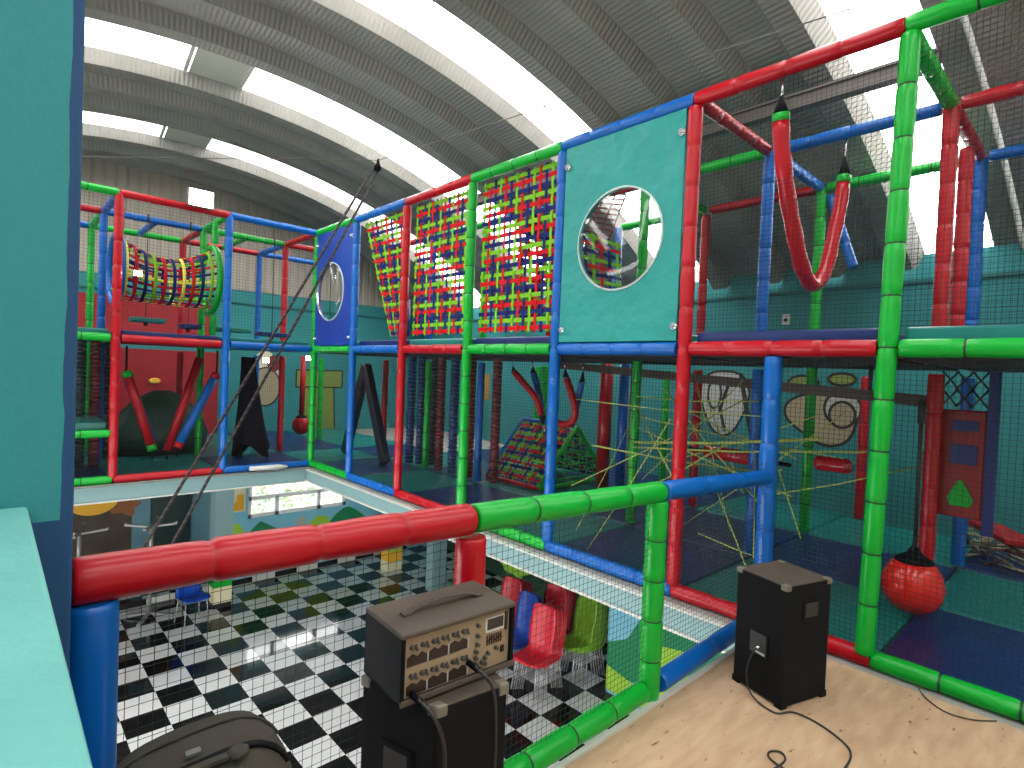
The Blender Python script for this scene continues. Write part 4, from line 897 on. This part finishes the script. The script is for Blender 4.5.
mb,_=cable('',[F0(3.40,.60),F0(3.32,.55),F0(3.26,.47),F0(3.28,.38),F0(3.36,.30)],.003,n=30); mb.build('audio_cable',CABLE,label='short thin wire on the plywood beside the near green bottom rail',cat='cable')
# backpack
BG=empty('backpack',(.275,1.085,0),'dark grey backpack standing at the foot of the near railing','bag',rz=-.12)
BAGM=mat('grey_fabric',(.05,.043,.035),.9,spec=.2,bump=.4,bscale=200,bdist=.002,var=.1,vscale=6)
mb=MB(); nu,nvv=28,16
# superellipsoid body
def sgn(a,e): return math.copysign(abs(a)**e,a)
for j in range(nvv+1):
    ph=-PI/2+PI*j/nvv
    for i in range(nu):
        th_=2*PI*i/nu; cx=sgn(math.cos(ph),.55)
        x=.195*cx*sgn(math.cos(th_),.7); y=.155*cx*sgn(math.sin(th_),.7); z=.42+.41*sgn(math.sin(ph),.75)
        z+= .02*(x/.175) if z>.36 else 0
        mb.v.append((x,y,z-.01))
for j in range(nvv):
    for i in range(nu): mb.f.append([j*nu+i,j*nu+(i+1)%nu,(j+1)*nu+(i+1)%nu,(j+1)*nu+i]); mb.m.append(0); mb.sm.append(True)
mb.build('bag_body',BAGM,BG)
def bagpt(x,y,lift=.006):
    # top surface height
    def on(z): pass
    ex,ey=min(abs(x)/.195,.999),min(abs(y)/.155,.999)
    rr=min(.999,(ex**(2/.7)+ey**(2/.7))**(.7/2)); cph=rr**(1/.55); s=math.sqrt(max(0,1-cph*cph))
    return V((x,y,.41+.41*s**.75+.02*(x/.175)+lift))
mb=MB(); mb.tube([bagpt(-.15+.3*k/24,-.055-.012*math.sin(PI*k/24),.004) for k in range(25)],.006,6); mb.build('zipper',BLKP,BG)
mb=MB(); mb.tube([bagpt(-.15+.3*k/24,.02,.001) for k in range(25)],.0035,5); mb.build('seam_piping',BAGM,BG)
mb=MB()
for k in range(14):
    a=bagpt(-.10+.15*k/14,-.085,.012); b=bagpt(-.10+.15*(k+1)/14,-.085,.012); mb.obox(a,b-a,V((0,.030,.0)),V((0,0,.006)))
mb.build('carry_strap',BAGM,BG)
mb=MB(); mb.lathe(tuple(bagpt(.06,-.075,.004)),[(0,.018),(.008,.018),(.012,.010)],14); mb.build('strap_button',BAGM,BG)
mb=MB(); a=bagpt(-.015,-.055,.010); mb.obox(a,V((.022,0,.001)),V((0,.014,0)),V((0,0,.004))); mb.build('buckle',mat('buckle_light',(.12,.11,.10),.5),BG)
# ================================================================== LOWER ROOM FURNITURE
LEGM=mat('grey_chair_leg',(.42,.42,.44),.45,metal=.5)
def chair_mesh(mtc,label,group):
    c=empty('plastic_chair',(0,0,0),label,'chair',group)
    # front = -y local; seat z .46 , shell
    prof=[]  # centre line: (y,z,halfwidth)
    for (y,z,w) in ((-.22,.40,.18),(-.18,.42,.19),(-.05,.41,.195),(.09,.405,.19),(.155,.44,.18),(.185,.53,.185),(.21,.68,.20),(.24,.85,.195),(.26,.97,.17),(.265,1.0,.13)): prof.append((y,z,w))
    mb=MB(); nu=9
    for (y,z,w) in prof:
        for i in range(nu):
            s=-1+2*i/(nu-1); mb.v.append((s*w,y+(-.03*s*s if z>.5 else 0),z+(.02*s*s if z<=.5 else 0)))
    for j in range(len(prof)-1):
        for i in range(nu-1): a=j*nu+i; mb.f.append([a,a+1,a+nu+1,a+nu]); mb.m.append(0); mb.sm.append(True)
    o=mb.build('seat_shell',mtc,c); o.modifiers.new('s','SOLIDIFY').thickness=.012
    for sx in (-1,1):
        for sy in (-1,1):
            mb=MB(); mb.tube([(sx*.15,sy*.13,.40),(sx*.185,sy*.19,0.0)],.010,8); mb.build('leg',LEGM,c)
    return c
CH_R=mat('red_plastic',(.62,.01,.03),.35); CH_G=mat('lime_plastic',(.20,.42,.02),.35); CH_B=mat('blue_plastic',(.008,.06,.40),.35); CH_O=mat('dark_red_plastic',(.42,.008,.022),.35)
def stack(x,y,rz,mt,n,desc,dz=.02):
    g='%s chairs in one stack'%desc.split()[0]
    first=chair_mesh(mt,'%s, bottom chair of the stack'%desc,desc)
    first.location=(x,y,ZL); first.rotation_euler=(0,0,rz)
    names=['bottom','second','third','fourth','fifth','sixth','seventh']
    for k in range(1,n):
        lab='%s, %s'%(desc,'topmost chair of the stack' if k==n-1 else names[k]+' chair from the bottom')
        a=V((0,-.05*k,0)); a.rotate(Matrix.Rotation(rz,3,'Z'))
        copytree(first,(x+a.x,y+a.y,ZL+dz*k),rz,lab)
FACE=-PI/2
stack(5.42,4.98,FACE+.15,CH_R,6,'bright red plastic chair, front stack')
stack(5.75,5.95,FACE+.1,CH_O,6,'darker red plastic chair, stack behind the blue one')
stack(6.05,5.35,FACE+.1,CH_O,6,'dark red plastic chair, stack beside the lime ones')
stack(6.15,4.85,FACE-.1,CH_G,6,'lime green plastic chair, stack near the mural panel')
stack(5.5,5.5,FACE,CH_B,3,'blue plastic chair, stack between red ones')
bc=chair_mesh(CH_B,'blue plastic chair with chrome legs standing by the stacked tables','lone blue chair'); bc.location=(2.42,9.75,ZL); bc.rotation_euler=(0,0,.15); del bc['group']
# tables, upright and stacked upside down
TBM=mat('maroon_top',(.13,.012,.012),.4); GST=mat('grey_steel_paint',(.28,.28,.27),.45,metal=.4)
def table(label,x,y,rz,flip):
    t=empty('cafe_table',(x,y,ZL+(1.53 if flip else 0)),label,'table',rz=rz)
    S=-1 if flip else 1
    mb=MB(); mb.box((-.38,-.38,S*.745-.015),(.38,.38,S*.745+.015)); mb.build('table_top',TBM,t,bevel=.006)
    mb=MB(); mb.tube([(0,0,S*.06),(0,0,S*.73)],.028,12); mb.build('column',GST,t)
    for k in range(4):
        a=PI/4+k*PI/2; mb=MB(); mb.bar((0,0,S*.075),(.36*math.cos(a),.36*math.sin(a),S*.03),.05,.03); mb.tube([(.35*math.cos(a),.35*math.sin(a),S*.0),(.35*math.cos(a),.35*math.sin(a),S*.035)],.02,8); mb.build('base_leg',GST,t)
table('square maroon table with grey star base standing under the upturned one beside the blue chair',1.95,10.35,.2,False)
table('upturned maroon table with grey star base in the air beside the blue chair',1.95,10.35,.35,True)
table('square maroon table under the upturned one at the far left',1.05,10.5,.1,False)
table('upturned maroon table with grey star base at the far left',1.05,10.5,.5,True)
# straw / rubble pile
mb=MB(); rnd=random.Random(9)
for k in range(160):
    c=V((rnd.uniform(6.2,6.85),rnd.uniform(-.4,.85),.03+rnd.uniform(0,.22))); d=V((rnd.uniform(-1,1),rnd.uniform(-1,1),rnd.uniform(-.3,.3))).normalized()*rnd.uniform(.06,.16); mb.tube([c-d,c+d],rnd.uniform(.005,.014),4,mi=0 if rnd.random()<.8 else 1)
mb.build('scrap_pile',[mat('straw',(.38,.32,.22),.8),MAR],label='heap of pale offcuts and slats against the teal wall behind the blue post',cat='pile',kind='stuff')
mb=MB(); mb.obox((6.1,.35,.26),(.45,.3,.02),(-.1,.2,0),(0,0,.06)); mb.build('red_cushion',RED,label='small red pad lying on the scrap heap',cat='cushion',bevel=.015)
# socket
mb=MB(); a=RP(6.985,3.5,2.22); mb.obox(a,AX*.015,AY*.10,V((0,0,.13))); so=mb.build('wall_socket',WHITEP,label='white wall socket on the teal wall above the navy deck pad',cat='socket',bevel=.004)
mb=MB(); mb.obox(RP(6.98,3.53,2.26),AX*.006,AY*.04,V((0,0,.04))); mb.build('socket_hole',BLKP,so)
# white roll on far beam
mb=MB(); mb.tube([(2.62,7.93,.035),(3.0,7.93,.03),(3.12,7.93,.025)],[.03,.035,.02],10); mb.build('foam_roll',WHITEP,label='white foam roll lying on the beam below the far blue rail',cat='roll')

# ================================================================== LIGHT
w=bpy.data.worlds.new('sky'); sc.world=w; w.use_nodes=True; bg=w.node_tree.nodes['Background']
bg.inputs[0].default_value=(1,.985,.965,1); bg.inputs[1].default_value=10.0
# portals in the skylights, the window and two added wall openings: help the renderer find the sky
def portal(p,q,r,s):
    L=bpy.data.lights.new('sky_portal','AREA'); L.shape='RECTANGLE'; L.cycles.is_portal=True
    c=(V(p)+V(q))/2
    o=bpy.data.objects.new('sky_portal',L); COL.objects.link(o); return o,L
for (ya,yb) in glass:
    xs_=[-4.6,-2.7,-.8,1.1,3.0,4.9,6.8]
    for i in range(len(xs_)-1):
        xa,xb=xs_[i],xs_[i+1]; aa,ab=math.asin((xa-RX0)/RR),math.asin((xb-RX0)/RR); am=(aa+ab)/2
        o,L=portal((0,0,0),(0,0,0),0,0); L.size=2*RR*math.sin((ab-aa)/2)+.02; L.size_y=yb-ya+.02
        rr=RR+.06; n=(AX*math.sin(am)+V((0,0,math.cos(am)))) ; c=RP(RX0+math.sin(am)*rr,(ya+yb)/2,RZ0+math.cos(am)*rr)
        X=(AX*math.cos(am)-V((0,0,math.sin(am)))); Z=n; Y=Z.cross(X)
        o.matrix_world=Matrix(((X.x,Y.x,Z.x,c.x),(X.y,Y.y,Z.y,c.y),(X.z,Y.z,Z.z,c.z),(0,0,0,1)))
o,L=portal((0,0,0),(0,0,0),0,0); L.size=WX1-WX0; L.size_y=WZ1-WZ0; o.location=((WX0+WX1)/2,YG+.16,(WZ0+WZ1)/2); o.rotation_euler=(-PI/2,0,0)
o,L=portal(0,0,0,0) if False else portal((0,0,0),(0,0,0),0,0); L.size=10; L.size_y=1.7; o.location=(1,-4.25,-1.35); o.rotation_euler=(PI/2,0,0)
o,L=portal((0,0,0),(0,0,0),0,0); L.size=10.5; L.size_y=1.66; o.location=RP(-5.05,4.25,-1.33); o.rotation_euler=(PI/2,0,-PI/2+TH)
# ================================================================== CAMERA
cam=bpy.data.cameras.new('camera'); co=bpy.data.objects.new('camera',cam); COL.objects.link(co); sc.camera=co
cam.sensor_width=36; cam.lens=19.788; cam.clip_start=.02; cam.clip_end=200
yaw,pitch,roll=0.751,-0.022,0.041
R3=((0.7309,-0.0150,-0.6823),(-0.6812,0.0437,-0.7308),(0.0408,0.9989,0.0217))
import json
def camR(yaw,pitch,roll):
    d=V((math.sin(yaw)*math.cos(pitch),math.cos(yaw)*math.cos(pitch),math.sin(pitch))); r=V((math.cos(yaw),-math.sin(yaw),0)); u=r.cross(d)
    r2=r*math.cos(roll)+u*math.sin(roll); u2=-r*math.sin(roll)+u*math.cos(roll); return r2,u2,d
r2,u2,d=camR(CY,CP,CRL) if 'CY' in globals() else camR(yaw,pitch,roll)
co.matrix_world=Matrix(((r2.x,u2.x,-d.x,0),(r2.y,u2.y,-d.y,0),(r2.z,u2.z,-d.z,1.4937),(0,0,0,1)))
vs=sc.view_settings; vs.view_transform='Standard'; vs.look='None'; vs.gamma=1; vs.use_curve_mapping=False; vs.exposure=0.0
sc.cycles.max_bounces=10; sc.cycles.diffuse_bounces=6; sc.cycles.transparent_max_bounces=24; sc.cycles.glossy_bounces=4
sc.cycles.caustics_reflective=False; sc.cycles.caustics_refractive=False; sc.cycles.sample_clamp_indirect=6
